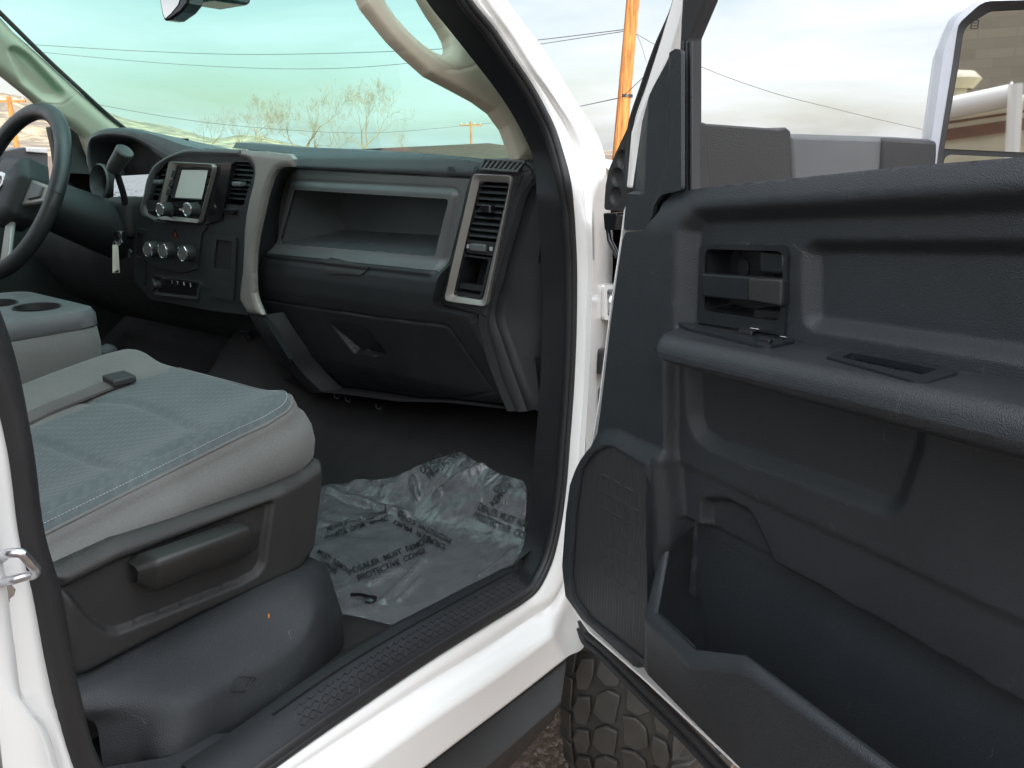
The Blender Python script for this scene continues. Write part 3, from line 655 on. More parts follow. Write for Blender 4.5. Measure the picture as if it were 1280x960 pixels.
# mirror arm and head (outboard of the door)
root=D.p3(880,190,-.12); AR=Fr(root,-D.N,(0,0,1),D.U)
g=G(); a0=fillet(AR.poly([(878,154),(974,161),(983,159),(989,164),(989,235),(880,245)]),.004); g.fprism(AR,a0,-.07,0); g.build('mirror_mount',M['cover'],DP,bevel=.006,seg=3)
g=G(); a1=AR.poly([(872,158),(878,155),(906,235),(866,240)],0); g.fprism(AR,fillet(AR.poly([(862,150),(880,154),(886,240),(862,245)]),.003),-.09,.004); g.build('mirror_mount_cover',M['cover'],DP,bevel=.004)
g=G(); g.fprism(AR,AR.poly([(990,167),(1120,171),(1168,174),(1168,240),(990,240)],-.012),-.06,-.012); g.build('mirror_arm',M['dash_gr'],DP,bevel=.008,seg=3)
g=G(); g.fprism(AR,AR.poly([(1104,172),(1172,176),(1172,240),(1100,240)],-.008),-.064,-.008); g.build('mirror_arm_sleeve',M['black'],DP,bevel=.006,seg=3)
mo=AR.p3(1180,180,-.01); _mn=A(.50,-.86,0.02); _mn/=np.linalg.norm(_mn); _mu=np.cross(A(0,0,1),_mn); _mu/=np.linalg.norm(_mu); MIR=Fr(mo,_mu,np.cross(_mn,_mu),_mn)
ho=fillet(MIR.poly([(1150,330),(1162,190),(1180,62),(1197,18),(1232,-2),(1400,-14),(1420,330)],.01),[.03,.0,.03,.03,.03,.03,.03],n=8)
hm_=fillet(MIR.poly([(1158,328),(1172,190),(1189,86),(1197,30),(1228,2),(1390,-2),(1408,328)],.012),[.03,0,.02,.02,.03,.03,.03],n=8)
hi_=fillet(MIR.poly([(1166,325),(1178,189),(1195,88),(1204,35),(1236,14),(1385,7),(1400,325)],.0),[.03,0,.01,.02,.03,.03,.03],n=8)
msat=mat('satin_grey_housing',(.42,.43,.47),.35)
g=G(); g.rim(MIR,ho,hm_,-.02,.010,hi=.014,n=160)
cx=np.mean(np.array(ho),0); ins=[(cx[0]+(u-cx[0])*.9+.0,cx[1]+(v-cx[1])*.93) for u,v in ho]; ins2=[(cx[0]+(u-cx[0])*.7,cx[1]+(v-cx[1])*.75) for u,v in ho]
g.grid([[MIR.at(u,v,-.02) for u,v in ho],[MIR.at(u,v,-.06) for u,v in ins],[MIR.at(u,v,-.10) for u,v in ins2]],cv=True,flip=True); g.add([MIR.at(u,v,-.10) for u,v in ins2],[tuple(range(len(ins2)))])
g.build('mirror_housing',msat,DP)
g=G(); g.rim(MIR,hm_,hi_,-.01,.015,hi=.005,n=160); g.add([MIR.at(u,v,.0025) for u,v in hi_],[tuple(range(len(hi_)))]); g.build('mirror_bezel',M['black'],DP)
g=G(); g.add([MIR.at(u,v,.004) for u,v in fillet(MIR.poly([(1179,186),(1196,88),(1204,35),(1236,15),(1384,8),(1395,196)]),[.002,0,.012,.02,.03,.01])],[]); k=len(g.v); g.f.append(tuple(range(k))); g.m.append(0); g.build('mirror_glass',M['mirror'],DP,smooth=False)
g=G(); pv=[MIR.at(u,v,.004) for u,v in fillet(MIR.poly([(1179,193),(1395,203),(1390,310),(1170,310)]),.012)]
g.add(pv,[tuple(range(len(pv)))]); g.build('convex_mirror_glass',M['mirror'],DP,smooth=False)
g=G(); hc=MIR.uv(1217,31); 
for dx,dy,w,h in ((-.005,0,.0012,.012),(.005,0,.0012,.012),(0,.006,.010,.0012),(0,-.006,.010,.0012),(0,.002,.006,.0012),(0,-.002,.006,.0012)):
    g.add([MIR.at(hc[0]+dx+a*w/2,hc[1]+dy+b*h/2,.0048) for a,b in ((-1,-1),(1,-1),(1,1),(-1,1))],[(0,1,2,3)])
g.build('defrost_icon',M['black'],DP)
# ------------------------------------------------------------------ dashboard, passenger side
Q=DASH
dtop=[(292,178),(365,184),(430,187),(500,192),(560,197),(602,203)]
out=Q.poly([(300,183),(365,184.5),(430,187),(500,192),(560,197),(606,203),(592,222),(578,270),(565,330),(557,375),(557,382),(600,392)])
out+=Q.poly([(612,440),(640,512)],.0)+Q.poly([(560,503),(500,503),(440,495),(400,492),(360,482)],-.02)+Q.poly([(335,440),(318,392),(316,330),(325,270),(338,222),(345,208),(300,208)],.02)
cav=fillet(Q.poly([(372,237),(565,248.5),(547,320),(353,304)]),.006)
brO=fillet(Q.poly([(364,229),(573,240),(553,341),(345,318)]),.010)
ns=fillet(Q.poly([(405,326),(412,322),(466,333),(455,343),(412,341)],.03),.008)
seam=Q.poly([(330,374),(420,388),(500,399),(556,406)],.045)
glv=fillet(Q.poly([(300,373),(330,376),(420,390),(500,401),(556,407),(561,411),(597,497),(500,520),(380,520),(372,478),(345,430)],.03),.006)
lat=fillet(Q.poly([(411,405),(455,410),(475,449),(430,443)],.018),.004)
def hdash(X,Z):
    zs=[.98,1.03,1.06,1.12,1.19,1.215,1.25,1.275,1.288,1.300,1.31,1.46,1.466,1.49,1.503,1.52]
    hs=[-.09,-.045,-.022,.0,.026,.034,.038,.036,.028,.008,.0,.0,.004,-.004,-.022,-.05]
    zz=Z+.0
    H=np.interp(zz,zs,hs)
    # soften
    H=(H+np.interp(zz+.004,zs,hs)+np.interp(zz-.004,zs,hs))/3
    # the pad gets lower to the right; crease under it
    crz=np.interp(X,[.24,.72],[1.4675,1.457]); H-=.003*np.exp(-((Z-crz)/.0022)**2)
    d=sdf(brO,X,Z); H+=.007*sm(d,.010,.0)
    H-=.0015*np.exp(-((d-.006)/.002)**2)
    dg=np.abs(sdf(glv,X,Z)); H-=.0035*np.exp(-(dg/.0020)**2)*(Z<1.215)
    dl=sdf(lat,X,Z); H-=.0025*np.exp(-(np.abs(dl)/.0015)**2)
    lz=np.array(lat)[:,1]; t=np.clip((lz.max()-Z)/(lz.max()-lz.min()),0,1); H-=.022*sm(dl,.004)*t
    return H
DB=hf('dashboard',Q,out,[cav],hdash,.003,M['dash_lo'],TR,skirt=.06,hskirt=.005,ang=70)
# upper pad and bin face carry a paler soft skin
upO=Q.poly([(300,183),(365,184.5),(430,187),(500,192),(560,197),(606,203),(597,222),(365,210),(300,209)])
hf('dash_top_pad',Q,upO,[],lambda X,Z:hdash(X,Z)+.0025,.003,M['dash_up'],DB,skirt=.006,ang=70)
loO=Q.poly([(362,212),(365,212),(590,224),(577,270),(560,338),(555,336),(344,314),(344,300),(347,257),(354,228)])
hf('bin_surround',Q,loO,[cav],lambda X,Z:hdash(X,Z)+.002,.0025,M['dash_gr'],DB,skirt=.006,ang=70)
hf('notch_shade',Q,ns,[],lambda X,Z:hdash(X,Z)+.0035,.002,M['black'],DB,skirt=.004)  # raised dark patch that paints the shade of a small scoop
# pad rolls over to the windscreen
pt=[Q.p3(x,y,-.015) for x,y in dtop]; pt=spline(pt,30)
g=G(); g.loft([pt+A(0,-.004,-.012),pt+A(0,.006,-.0005),pt+A(0,.05,.0005),pt+A(0,.15,-.008),pt+A(0,.36,-.05)]); g.build('dash_top_roll',M['dash_up'],DB,ang=70)
# open bin
g=G(); ci=[Q.uv(*p) for p in [(372,237),(565,248.5),(547,320),(353,304)]]
fl=Q.uv(429,287,-.12); fr_=Q.uv(556,294,-.12)
bk=[(fl[0],1.47-.015),(ci[1][0]+.0,1.455),(ci[2][0],fr_[1]),(fl[0],fl[1])]
F4=[Q.at(u,v,.004) for u,v in ci]; B4=[Q.at(u,v,-.12) for u,v in bk]
# hidden rim overlaps behind the surround
F4=[Q.at(u+du,v+dv,.002) for (u,v),du,dv in zip(ci,(-.002,.002,.002,-.002),(.002,.002,-.002,-.002))]
def sub(a,b,c,d,n=8): return [[lerp(lerp(a,b,i/n),lerp(d,c,i/n),j/n) for j in range(n+1)] for i in range(n+1)]
for a in range(4):
    b=(a+1)%4; g.grid(sub(F4[a],F4[b],B4[b],B4[a]))
g.grid(sub(*B4)); g.build('storage_bin',M['dash_up'],DB,ang=30,fixn=False)
g=G(); c=Q.at(*Q.uv(566,211.5,.004),.0045+.0035)
letters(g,'SRS',.011,c,(1,0,0),(0,-.15,.98)); letters(g,'AIRBAG',.0065,c+A(0,.001,-.009),(1,0,0),(0,-.15,.98)); g.build('airbag_lettering',M['black'],DB,smooth=False)
# right-hand vent pod
podo=fillet(Q.poly([(594,209),(604,198),(652,201),(676,207),(668,216),(655,236),(645,270),(634,312),(622,352),(616,388),(616,402),(556,385),(552,372),(572,300),(584,240)],.0),.006)
bo=fillet(Q.poly([(594,217),(643,219),(609,383),(557,376)],.012),[.006,.006,.008,.008]); bi=fillet(Q.poly([(600,227),(637,229),(603,375),(567,369)],.012),[.003]*4)
g=hf('vent_pod',Q,podo,[bi],lambda X,Z:.004+.008*sm(sdf(podo,X,Z),.012,-.006)-.015*np.clip((Z-1.475)/.02,0,1),.0025,M['dash_lo'],DB,skirt=.06)
g=G(); g.rim(Q,bo,bi,.0,.019,hi=.012,n=100); g.build('vent_bezel',M['silver'],DB,ang=30,bevel=.002)
g=G(); rows=[[Q.at(u,v,.010) for u,v in bi],[Q.at(u,v,-.05) for u,v in bi]]; g.grid(rows,cv=True); g.add([Q.at(u,v,-.05) for u,v in bi],[tuple(range(len(bi)))]); g.build('vent_duct',M['void'],DB)
def quadpt(q,s,t): # q corners tl,tr,br,bl in (u,v)
    q=[np.array(k) for k in q]; return lerp(lerp(q[0],q[1],s),lerp(q[3],q[2],s),t)
vq=Q.poly([(599,227),(639,229),(603,376),(566,370)],.006)
g=G()
for k in range(9):
    t=.035+k*.052
    a=quadpt(vq,.02,t); b=quadpt(vq,.98,t)
    g.add([Q.at(a[0],a[1]+.002,.006),Q.at(b[0],b[1]+.002,.006),Q.at(b[0],b[1]-.001,.008),Q.at(a[0],a[1]-.001,.008),Q.at(a[0],a[1]+.010,-.014),Q.at(b[0],b[1]+.010,-.014)],[(0,3,2,1),(0,1,5,4),(3,4,5,2),(0,4,3),(1,2,5)])
g.build('vent_louvres',M['dash_lo'],DB,smooth=False)
g=G(); a=quadpt(vq,.5,.215)
g.prism([Q.at(a[0]-.018,a[1],.012),Q.at(a[0]-.006,a[1]-.006,.018),Q.at(a[0]+.014,a[1]-.006,.018),Q.at(a[0]+.014,a[1]+.007,.018),Q.at(a[0]-.006,a[1]+.007,.018)],(0,.014,0)); g.build('vent_tab',M['gloss'],DB,bevel=.002)
g=G(); a=quadpt(vq,.5,.215); g.box(Q.at(a[0]+.0125,a[1],.0185),(.004,.002,.010)); g.build('tab_insert',M['chrome'],DB)
g=G(); g.fprism(Q,[tuple(quadpt(vq,s,t)) for s,t in ((.01,.49),(.99,.49),(.99,.605),(.01,.605))],-.01,.006); g.build('slider_panel',M['dash_lo'],DB,bevel=.001)
g=G(); a=quadpt(vq,.5,.545); g.box(Q.at(a[0],a[1],.009),(.036,.008,.014)); g.build('vent_slider',M['dash_gr'],DB,bevel=.003)
g=G(); 
for s in (.12,.88):
    a=quadpt(vq,s,.545); g=G(); g.box(Q.at(a[0],a[1],.0065),(.006,.0015,.007)); g.build('slider_icon',M['dim'],DB)
g=G(); o4=[tuple(quadpt(vq,s,t)) for s,t in ((.03,.62),(.97,.62),(.97,.985),(.03,.985))]; i4=[tuple(quadpt(vq,s,t)) for s,t in ((.10,.635),(.90,.635),(.90,.955),(.10,.955))]
g.rim(Q,fillet(o4,.002),fillet(i4,.002),-.04,.007,n=60); a=quadpt(vq,.5,.90); g.box(Q.at(a[0],a[1],-.004),(.062,.012,.010)); g.build('cubby',M['dash_lo'],DB)
# side window demister
g=G(); dv=[Q.p3(x,y,h) for x,y,h in [(601,212,.019),(607,200,.010),(657,203,.010),(648,215,.019)]]
u=dv[3]-dv[0]; g.add([dv[0]+A(0,-.001,.001),dv[3]+A(0,-.001,.001),dv[2]+A(0,0,.001),dv[1]+A(0,0,.001)],[(0,1,2,3)]); g.build('demister_outlet',M['void'],DB)
g=G()
nrm=np.cross(dv[3]-dv[0],dv[1]-dv[0]); nrm/=np.linalg.norm(nrm); nrm*=np.sign(nrm[2])
for k in range(8):
    t=.08+k*.125; a=lerp(dv[0],dv[3],t)+nrm*.002; b=lerp(dv[1],dv[2],min(1,t+.04))+nrm*.002; g.tube([a,b],.0016,n=6)
fr4=[dv[0],dv[3],dv[2],dv[1],dv[0]]; g.tube([p+nrm*.002 for p in fr4],.0022,n=8); g.build('demister_slats',M['dash_gr'],DB)
# end cap of the dash: ridge band and outer cheek down to the door seal
e0=spline([Q.p3(x,y,.008) for x,y in [(652,203),(664,214),(652,240),(642,275),(630,315),(620,352),(613,380),(609,402),(618,440),(634,490),(645,514)]],60)
e1=spline([Q.p3(x,y,.004) for x,y in [(668,205),(676,214),(660,242),(650,276),(638,316),(629,352),(621,378),(619,392),(630,432),(648,483),(659,514)]],60)
e2=spline([Q.p3(x,y,-.012) for x,y in [(676,206),(684,220),(671,250),(662,285),(652,320),(642,356),(634,380),(632,392),(642,428),(660,478),(669,512)]],60)
e3=spline([Q.p3(x,y,-.04) for x,y in [(682,208),(690,225),(690,260),(689,300),(688,330),(687,365),(686,385),(686,400),(684,440),(680,485),(677,512)]],60)
e4=e3+A(.03,.06,0)
em=spline([Q.p3(x,y,.012) for x,y in [(650,204),(655,215),(645,240),(635,275),(622,315),(612,352),(602,380),(598,402),(606,440),(624,490),(634,514)]],60)
g=G(); g.loft([em-A(0,-.02,0),em,e0],n=60,flip=True); g.build('dash_edge',M['dash_lo'],DB,ang=40)
g=G(); g.loft([e0,lerp(e0,e1,.5)+A(0,-.005,0),e1],n=60,flip=True); g.build('dash_end_ridge',M['riser'],DB,ang=60)
g=G(); g.loft([e1,e1+A(0,.004,0),lerp(e1,e2,.5)+A(.002,.006,0),e2,lerp(e2,e3,.5)+A(.01,-.008,0),e3,e4],n=60,flip=True); g.build('dash_end_cap',M['dash_lo'],DB,ang=50)
# underside of dash
g=G(); b0=[Q.p3(x,y,-.02) for x,y in [(345,470),(400,490),(440,494),(500,502),(560,503),(640,512),(680,512)]]; g.loft([b0,[p+A(0,.10,-.01) for p in b0],[p+A(0,.30,.02) for p in b0]],n=30); g.build('dash_underside',M['black'],DB)
g=G()
for x,y in ((432,496),(470,505),(418,492)): p=Q.p3(x,y,-.02); g=G(); g.tube([p,p+A(0,0,-.008),p+A(.012,0,-.010),p+A(.014,0,-.003)],.0012,n=6); g.build('wiring_clip',M['cover'],DB)
# ------------------------------------------------------------------ centre stack
SH=.08
def sp(L,h=SH): return Q.poly(L,h)
so=sp([(212,194),(225,188),(292,187),(345,192),(352,205),(340,222),(328,259),(318,300),(313,340),(312,380),(310,394),(262,388),(188,374),(172,356),(169,320),(169,285),(182,235),(190,207)])
lv=fillet(sp([(208,203),(213,204),(197,251),(184,250),(192,222)]),.004); rv=fillet(sp([(293,202),(312,203),(318,213),(304,257),(281,255)]),.004)
st=hf('centre_stack',Q,fillet(so,.006),[lv,rv],lambda X,Z:SH+0*X,.004,M['dash_lo'],TR,skirt=.02,ang=50)
for nme,poly,px in (('left',lv,None),('right',rv,None)):
    g=G(); g.grid([[Q.at(u,v,SH) for u,v in poly],[Q.at(u,v,SH-.045) for u,v in poly]],cv=True); g.add([Q.at(u,v,SH-.045) for u,v in poly],[tuple(range(len(poly)))]); g.build('vent_duct',M['void'],st)
for q4,nn in ((sp([(207,203),(214,204),(198,251),(183,250)]),7),(sp([(293,202),(320,204),(305,257),(279,255)]),8)):
    g=G()
    for k in range(nn):
        t=.07+k*.9/nn; a=quadpt(q4,.04,t); b=quadpt(q4,.96,t)
        g.add([Q.at(a[0],a[1]+.002,SH-.006),Q.at(b[0],b[1]+.002,SH-.006),Q.at(b[0],b[1]-.001,SH-.003),Q.at(a[0],a[1]-.001,SH-.003),Q.at(a[0],a[1]+.008,SH-.026),Q.at(b[0],b[1]+.008,SH-.026)],[(0,3,2,1),(0,1,5,4),(3,4,5,2),(0,4,3),(1,2,5)])
    g.build('vent_louvres',M['dash_lo'],st,smooth=False)
    g=G(); a=quadpt(q4,.55,.5); g.box(Q.at(a[0],a[1],SH+.002),(.026,.02,.010)); g.build('vent_tab',M['dash_gr'],st,bevel=.003)
# silver trim hoop
to=[(300,188),(330,189.5),(361,193),(366,199),(365,208),(352,209),(345,212),(338,223),(331,245),(326,268),(320,295),(317,316),(316,338),(317,366),(321,380),(327,394)]
ti=[(300,196),(306,197),(313,201),(317,208),(318,218),(316,230),(311,250),(307,270),(305,290),(304,316),(303,338),(300,360),(299,374),(303,383),(309,391)]
tpl=sp(to,SH+.004)+sp(ti,SH+.004)[::-1]
hf('stack_trim',Q,tpl,[],lambda X,Z:SH+.006-.004*np.clip(1+sdf(tpl,X,Z)/.012,0,1)**2,.002,M['silver'],st,skirt=.010,ang=60)
tl=[(300,187),(260,186),(225,188),(213,193),(200,200),(190,208),(183,222),(178,245),(174,262),(176,270),(190,277),(194,280)]
ti2=[(300,196),(260,194),(228,194),(215,198),(205,203),(197,210),(190,225),(185,245),(181,258),(183,264),(192,270),(197,273)]
tpl2=sp([tuple(p) for p in spline(tl,60)],SH+.004)+sp([tuple(p) for p in spline(ti2,60)],SH+.004)[::-1]
hf('stack_hood_trim',Q,tpl2,[],lambda X,Z:SH+.006-.005*np.clip(1+sdf(tpl2,X,Z)/.010,0,1)**2,.0018,M['dash_gr'],st,skirt=.012,ang=60)
dw=[(310,391),(322,412),(340,440),(362,466),(385,490)]; de=[(327,394),(340,415),(358,440),(380,468),(405,492)]
W1=spline([Q.p3(x,y,h) for (x,y),h in zip(dw,(.085,.07,.04,.0,-.03))],40); W2=spline([Q.p3(x,y,h) for (x,y),h in zip(de,(.075,.06,.035,.0,-.03))],40)
g=G(); g.loft([W1+A(-.02,.06,0),W1,lerp(W1,W2,.5)+A(0,-.004,0),W2,W2+A(.01,.05,0)]); g.build('knee_trim',M['dash_lo'],st,ang=60)
# filler between trim and passenger bin
fa=[Q.p3(x,y,SH-.002) for x,y in [(364,208),(350,208.5),(343,212),(337,222),(330,245),(325,268),(319,295),(316,316),(315,338),(316,366),(326,393),(362,450)]]
fb=[Q.p3(x,y,.012) for x,y in [(369,211),(362,214),(357,224),(351,240),(347,257),(345,285),(344,305),(338,322),(327,333),(324,352),(334,402),(366,456)]]
def dens_(P,n=60):
    P=np.array(P); t=np.linspace(0,len(P)-1,n); q=np.stack([np.interp(t,np.arange(len(P)),P[:,i]) for i in range(3)],1)
    for _ in range(3): q[1:-1]=(q[:-2]+2*q[1:-1]+q[2:])/4
    return q
fa=dens_(fa);fb=dens_(fb)
g=G(); g.loft([fa-A(.01,-.02,0),fa,lerp(fa,fb,.35)+A(.002,-.002,0),lerp(fa,fb,.7)+A(.002,0,0),fb,fb+A(-.01,.02,0)]); g.build('stack_side_cheek',M['dash_lo'],st,ang=60)
# radio
ro=fillet(sp([(213,202),(270,205),(250,279),(197,274)],SH+.012),.010); ri=fillet(sp([(221,207),(266,210),(249,274),(202,269)],SH+.012),.006)
g=G(); g.rim(Q,ro,ri,SH-.01,SH+.016,hi=SH+.012,n=90); g.build('radio_bezel',M['silver'],st,bevel=.001)
g=G(); g.add([Q.at(u,v,SH+.010) for u,v in ri],[tuple(range(len(ri)))]); g.build('radio_face',M['gloss'],st)
sq=sp([(224,209),(262,211),(253,250),(214,247)],SH+.014); g=G(); g.rim(Q,sq,sp([(228,213),(259.5,213),(252,248),(219,246.5)],SH+.014),SH+.008,SH+.016,hi=SH+.013,n=60); g.build('screen_frame',M['black'],st)
g=G(); g.add([Q.at(u,v,SH+.0135) for u,v in sp([(227,212),(260,212.5),(252.5,249),(218,247)],SH+.0135)],[(0,1,2,3)]); g.build('touch_screen',M['screen'],st)
g=G()
bq=sp([(262,211),(267,211.5),(258,250.5),(254,250)],SH+.012)
for k in range(4):
    g=G(); g.fprism(Q,[tuple(quadpt(bq,s,t)) for s,t in ((.08,.03+k*.25),(.92,.03+k*.25),(.92,.22+k*.25),(.08,.22+k*.25))],SH+.010,SH+.0135); g.build('radio_button',M['dash_lo'],st,bevel=.0008)
bq2=sp([(216,212),(222,212),(213,247),(206,246)],SH+.012)
for k in range(3):
    g=G(); g.fprism(Q,[tuple(quadpt(bq2,s,t)) for s,t in ((.08,.03+k*.33),(.92,.03+k*.33),(.92,.28+k*.33),(.08,.28+k*.33))],SH+.010,SH+.0135); g.build('radio_button',M['dash_lo'],st,bevel=.0008)
ax=A(0,-1,.05)
def knob(c,r,L,name='knob'):
    g=G(); g.lathe(c,ax,[(r*1.05,0),(r*1.05,L*.15),(r*.95,L*.2),(r*.93,L*.85),(r*.8,L),(0,L)],n=32); k=g.build(name,M['black'],st,ang=40)
    g=G(); g.lathe(c,ax,[(r*.78,L*.98),(r*.86,L*1.03),(r*.96,L*1.0),(r*.98,L*.9)],n=32); g.build('knob_ring',M['chrome'],st,ang=50)
    g=G(); g.lathe(c,ax,[(0,L*1.01),(r*.78,L*1.01)],n=32); g.build('knob_face',M['dash_gr'],st)
for x,y in ((213,262),(247,262)): knob(Q.p3(x,y,SH+.011),.0155,.026,'radio_knob')
for x,y in ((197,311),(216,312.5),(241,316)): knob(Q.p3(x,y,SH),.0195,.026,'climate_knob')
g=G(); p=Q.p3(229,262,SH+.0135); g.box(p,(.028,.0015,.004)); g.build('radio_marking',M['dim'],st)
gl=fillet(sp([(271,204),(293,203),(279,275),(262,280),(250,283)]),.004); g=G(); g.fprism(Q,gl,SH-.01,SH+.006); g.build('gloss_divider',M['gloss'],st,bevel=.002)
g=G(); g.fprism(Q,fillet(sp([(281,261),(297,262),(294,268),(280,267)],SH+.003),.003),SH,SH+.007); g.build('vent_switch',M['gloss'],st,bevel=.0015)
g=G(); g.fprism(Q,fillet(sp([(187,262),(194,263),(193,268),(187,267)],SH+.003),.003),SH,SH+.007); g.build('vent_switch',M['gloss'],st,bevel=.0015)
# climate panel
cp=fillet(sp([(196,276),(262,282),(254,292),(249,336),(230,341),(190,333),(180,320),(184,290)]),.008); g=G(); g.fprism(Q,cp,SH-.01,SH+.004); g.build('climate_panel',M['dash_lo'],st,bevel=.002)
g=G(); c=Q.p3(219,292,SH+.0055); g.prism([c+A(-.009,0,-.008),c+A(.009,0,-.008),c+A(0,0,.010)],(0,.0012,0)); g.build('hazard_switch',M['gloss'],st)
g=G(); c=Q.p3(219,293,SH+.0060); g.prism([c+A(-.004,0,-.005),c+A(.004,0,-.005),c+A(0,0,.005)],(0,.0004,0)); g.build('hazard_triangle',M['red'],st)
lo=fillet(sp([(192,344),(252,353),(250,374),(195,368)]),.004); li=fillet(sp([(194.5,346.5),(249.5,355),(247.5,370.5),(198,365)]),.003)
g=G(); g.rim(Q,lo,li,SH-.002,SH+.005,hi=SH+.004,n=80); g.build('switch_panel_trim',M['chrome'],st)
g=G(); g.add([Q.at(u,v,SH+.003) for u,v in li],[tuple(range(len(li)))]); g.build('switch_panel',M['gloss'],st)
g=G()
for x,y,s in ((215,352.5,'1'),(222,354,'T'),(230,355,'0'),(238,356.5,'2')):
    g=G(); letters(g,s,.011,Q.p3(x,y,SH+.0042),(1,0,0),(0,0,1)); g.build('switch_marking',M['white'],st,smooth=False)
g=G(); g.lathe(Q.p3(199,356,SH+.003),ax,[(.010,0),(.010,.012),(.007,.016),(0,.016)],n=20); g.build('power_socket',M['black'],st)
for o4,i4 in (([(266,292),(298,296),(294,376),(263,370)],[(273,299),(293,301.5),(290,338),(269,335)]),([(172,285),(184,287),(183,357),(170,352)],[(174,290),(182,291.5),(181,322),(172,320)])):
    o=fillet(sp(o4),.005); i_=fillet(sp(i4),.003); g=G(); g.rim(Q,o,i_,SH-.02,SH+.005,n=80); g.build('cubby_frame',M['dash_lo'],st,ang=30)
    g=G(); g.add([Q.at(u,v,SH+.001) for u,v in i_],[tuple(range(len(i_)))]); g.build('cubby_opening',M['void'],st)
# hood over the instruments and lower driver dash
ho=[(108,200),(108,185),(112,172),(120,165),(132,161),(150,160),(165,162),(200,171),(228,181),(250,186)]
hl_=[(118,222),(114,195),(116,178),(123,173),(136,170.5),(152,171.5),(168,175),(195,192),(214,205),(240,208)]
H0=resample(spline([Q.p3(x,y,-.02+.08*i/9) for i,(x,y) in enumerate(ho)],50),50); H1=resample(spline([Q.p3(x,y,-.02+.08*i/9) for i,(x,y) in enumerate(hl_)],50),50)
g=G(); bk_=H0+A(0,.30,-.05); g.loft([H1+A(.01,.16,-.02),H1,lerp(H1,H0,.35)+A(0,-.006,0),lerp(H1,H0,.7)+A(0,-.004,.001),H0,H0+A(0,.02,.001),bk_]); g.build('instrument_hood',M['dash_up'],TR,ang=60)
g=G(); g.tube(lerp(H0,H1,.62)+A(0,-.005,0),.0012,n=6); g.build('hood_stitch',M['dash_gr'],TR)
# instrument bezel recess and lens
g=G(); g.add([A(-.64,1.22,1.28),A(-.16,1.15,1.28),A(-.16,1.15,1.53),A(-.64,1.22,1.53)],[(0,1,2,3)]); g.build('instrument_recess',M['void'],TR)
g=G(); c=A(-.30,1.10,1.385); nL=A(-.03,-.985,.17); nL/=np.linalg.norm(nL); uL=np.cross(A(0,0,1),nL)*-1; uL/=np.linalg.norm(uL); vL=np.cross(nL,uL); 
Lp=fillet([(-.18,-.08),(.15,-.10),(.15,.055),(-.18,.07)],.02); vL=vL*np.sign(vL[2]); g.add([c+uL*a+vL*b for a,b in Lp],[tuple(range(len(Lp)))]); 
m_,nt_,b_=nm('instrument_lens'); b_.inputs['Base Color'].default_value=(.6,.62,.63,1); b_.inputs['Metallic'].default_value=.85; b_.inputs['Roughness'].default_value=.08
nz_=N(nt_,'ShaderNodeTexNoise',Scale=14.0,Detail=4.0); bp_=N(nt_,'ShaderNodeBump'); bp_.inputs['Strength'].default_value=.15; bp_.inputs['Distance'].default_value=.01; nt_.links.new(nz_.outputs['Fac'],bp_.inputs['Height']); nt_.links.new(bp_.outputs['Normal'],b_.inputs['Normal'])
g.build('instrument_lens',m_,TR,smooth=False)
# gauge pods between wheel and lens
for cx_,r_ in ((-.52,.045),):
    g=G(); g.lathe(A(cx_,1.14,1.42),(0,-1,.15),[(r_,-.02),(r_*1.04,.03),(r_*.96,.034),(r_*.86,.0)],n=36); g.build('gauge_ring',M['dash_gr'],TR)
# lower dash of the driver, tunnel area
g=G(); g.grid([[A(x,y,z) for y,z in ((1.10,1.36),(1.06,1.33),(1.05,1.22),(1.12,1.10),(1.25,1.02))] for x in (-.82,-.5,-.2,0,.13)]); g.build('lower_dash',M['black'],TR,ang=50)
g=G(); g.add([A(-.9,1.5,.78),A(.93,1.5,.78),A(.93,1.5,1.40),A(-.9,1.5,1.40)],[(0,1,2,3)]); g.build('firewall',M['carpet'],TR)
g=G()
for (x,y,l) in ((305,414,10),(308,420,6)): p=Q.p3(x,y,-.02); g.box(p,(.03,.004,.006))
g.tube([Q.p3(303,408,-.01),Q.p3(311,414,-.01),Q.p3(308,426,-.01),Q.p3(302,420,-.01)],.0012,n=6); g.build('trim_clip',M['riser'],TR)
# ------------------------------------------------------------------ steering wheel and column
W=A(-.378,.84,1.415); wn=A(0,-.90,.43); wn/=np.linalg.norm(wn); wu=A(0,.43,.90); wu/=np.linalg.norm(wu); wr=A(1,0,0)
g=G(); ring=[W+.192*(math.cos(a)*wr+math.sin(a)*wu) for a in np.linspace(0,2*math.pi,90)]; g.tube(ring,.0165,n=16,cap=False,flat=1.15)
sw_=g.build('steering_wheel',mat('leather_rim',(.022,.024,.026),.36,grain=.3,gs=1200),TR)
g=G(); hb=fillet([(-.085,.03),(-.05,.075),(.05,.075),(.085,.03),(.07,-.06),(.03,-.085),(-.03,-.085),(-.07,-.06)],.02)
def wp(a,b,c): return W+wr*a+wu*b+wn*c
bm=[[wp(u*k,v*k,c) for u,v in hb] for k,c in ((1,-.03),(1,.008),(.93,.022),(.7,.030),(.35,.033),(.02,.034))]
g.grid(bm,cv=True); g.add(bm[-1],[tuple(range(len(hb)))]); g.build('airbag_cover',M['dash_lo'],sw_,ang=50)
g=G()
for s in (-1,1):
    g=G(); g.prism([wp(s*.07,.028,-.005),wp(s*.185,.012,-.005),wp(s*.185,-.020,-.005),wp(s*.07,-.035,-.005)],wn*.012)
    g.prism([wp(s*.02,-.07,-.005),wp(s*.045,-.06,-.005),wp(s*.09,-.17,-.005),wp(s*.06,-.18,-.005)],wn*.012); g.build('wheel_spoke',M['silver'],sw_,bevel=.004)
g=G()
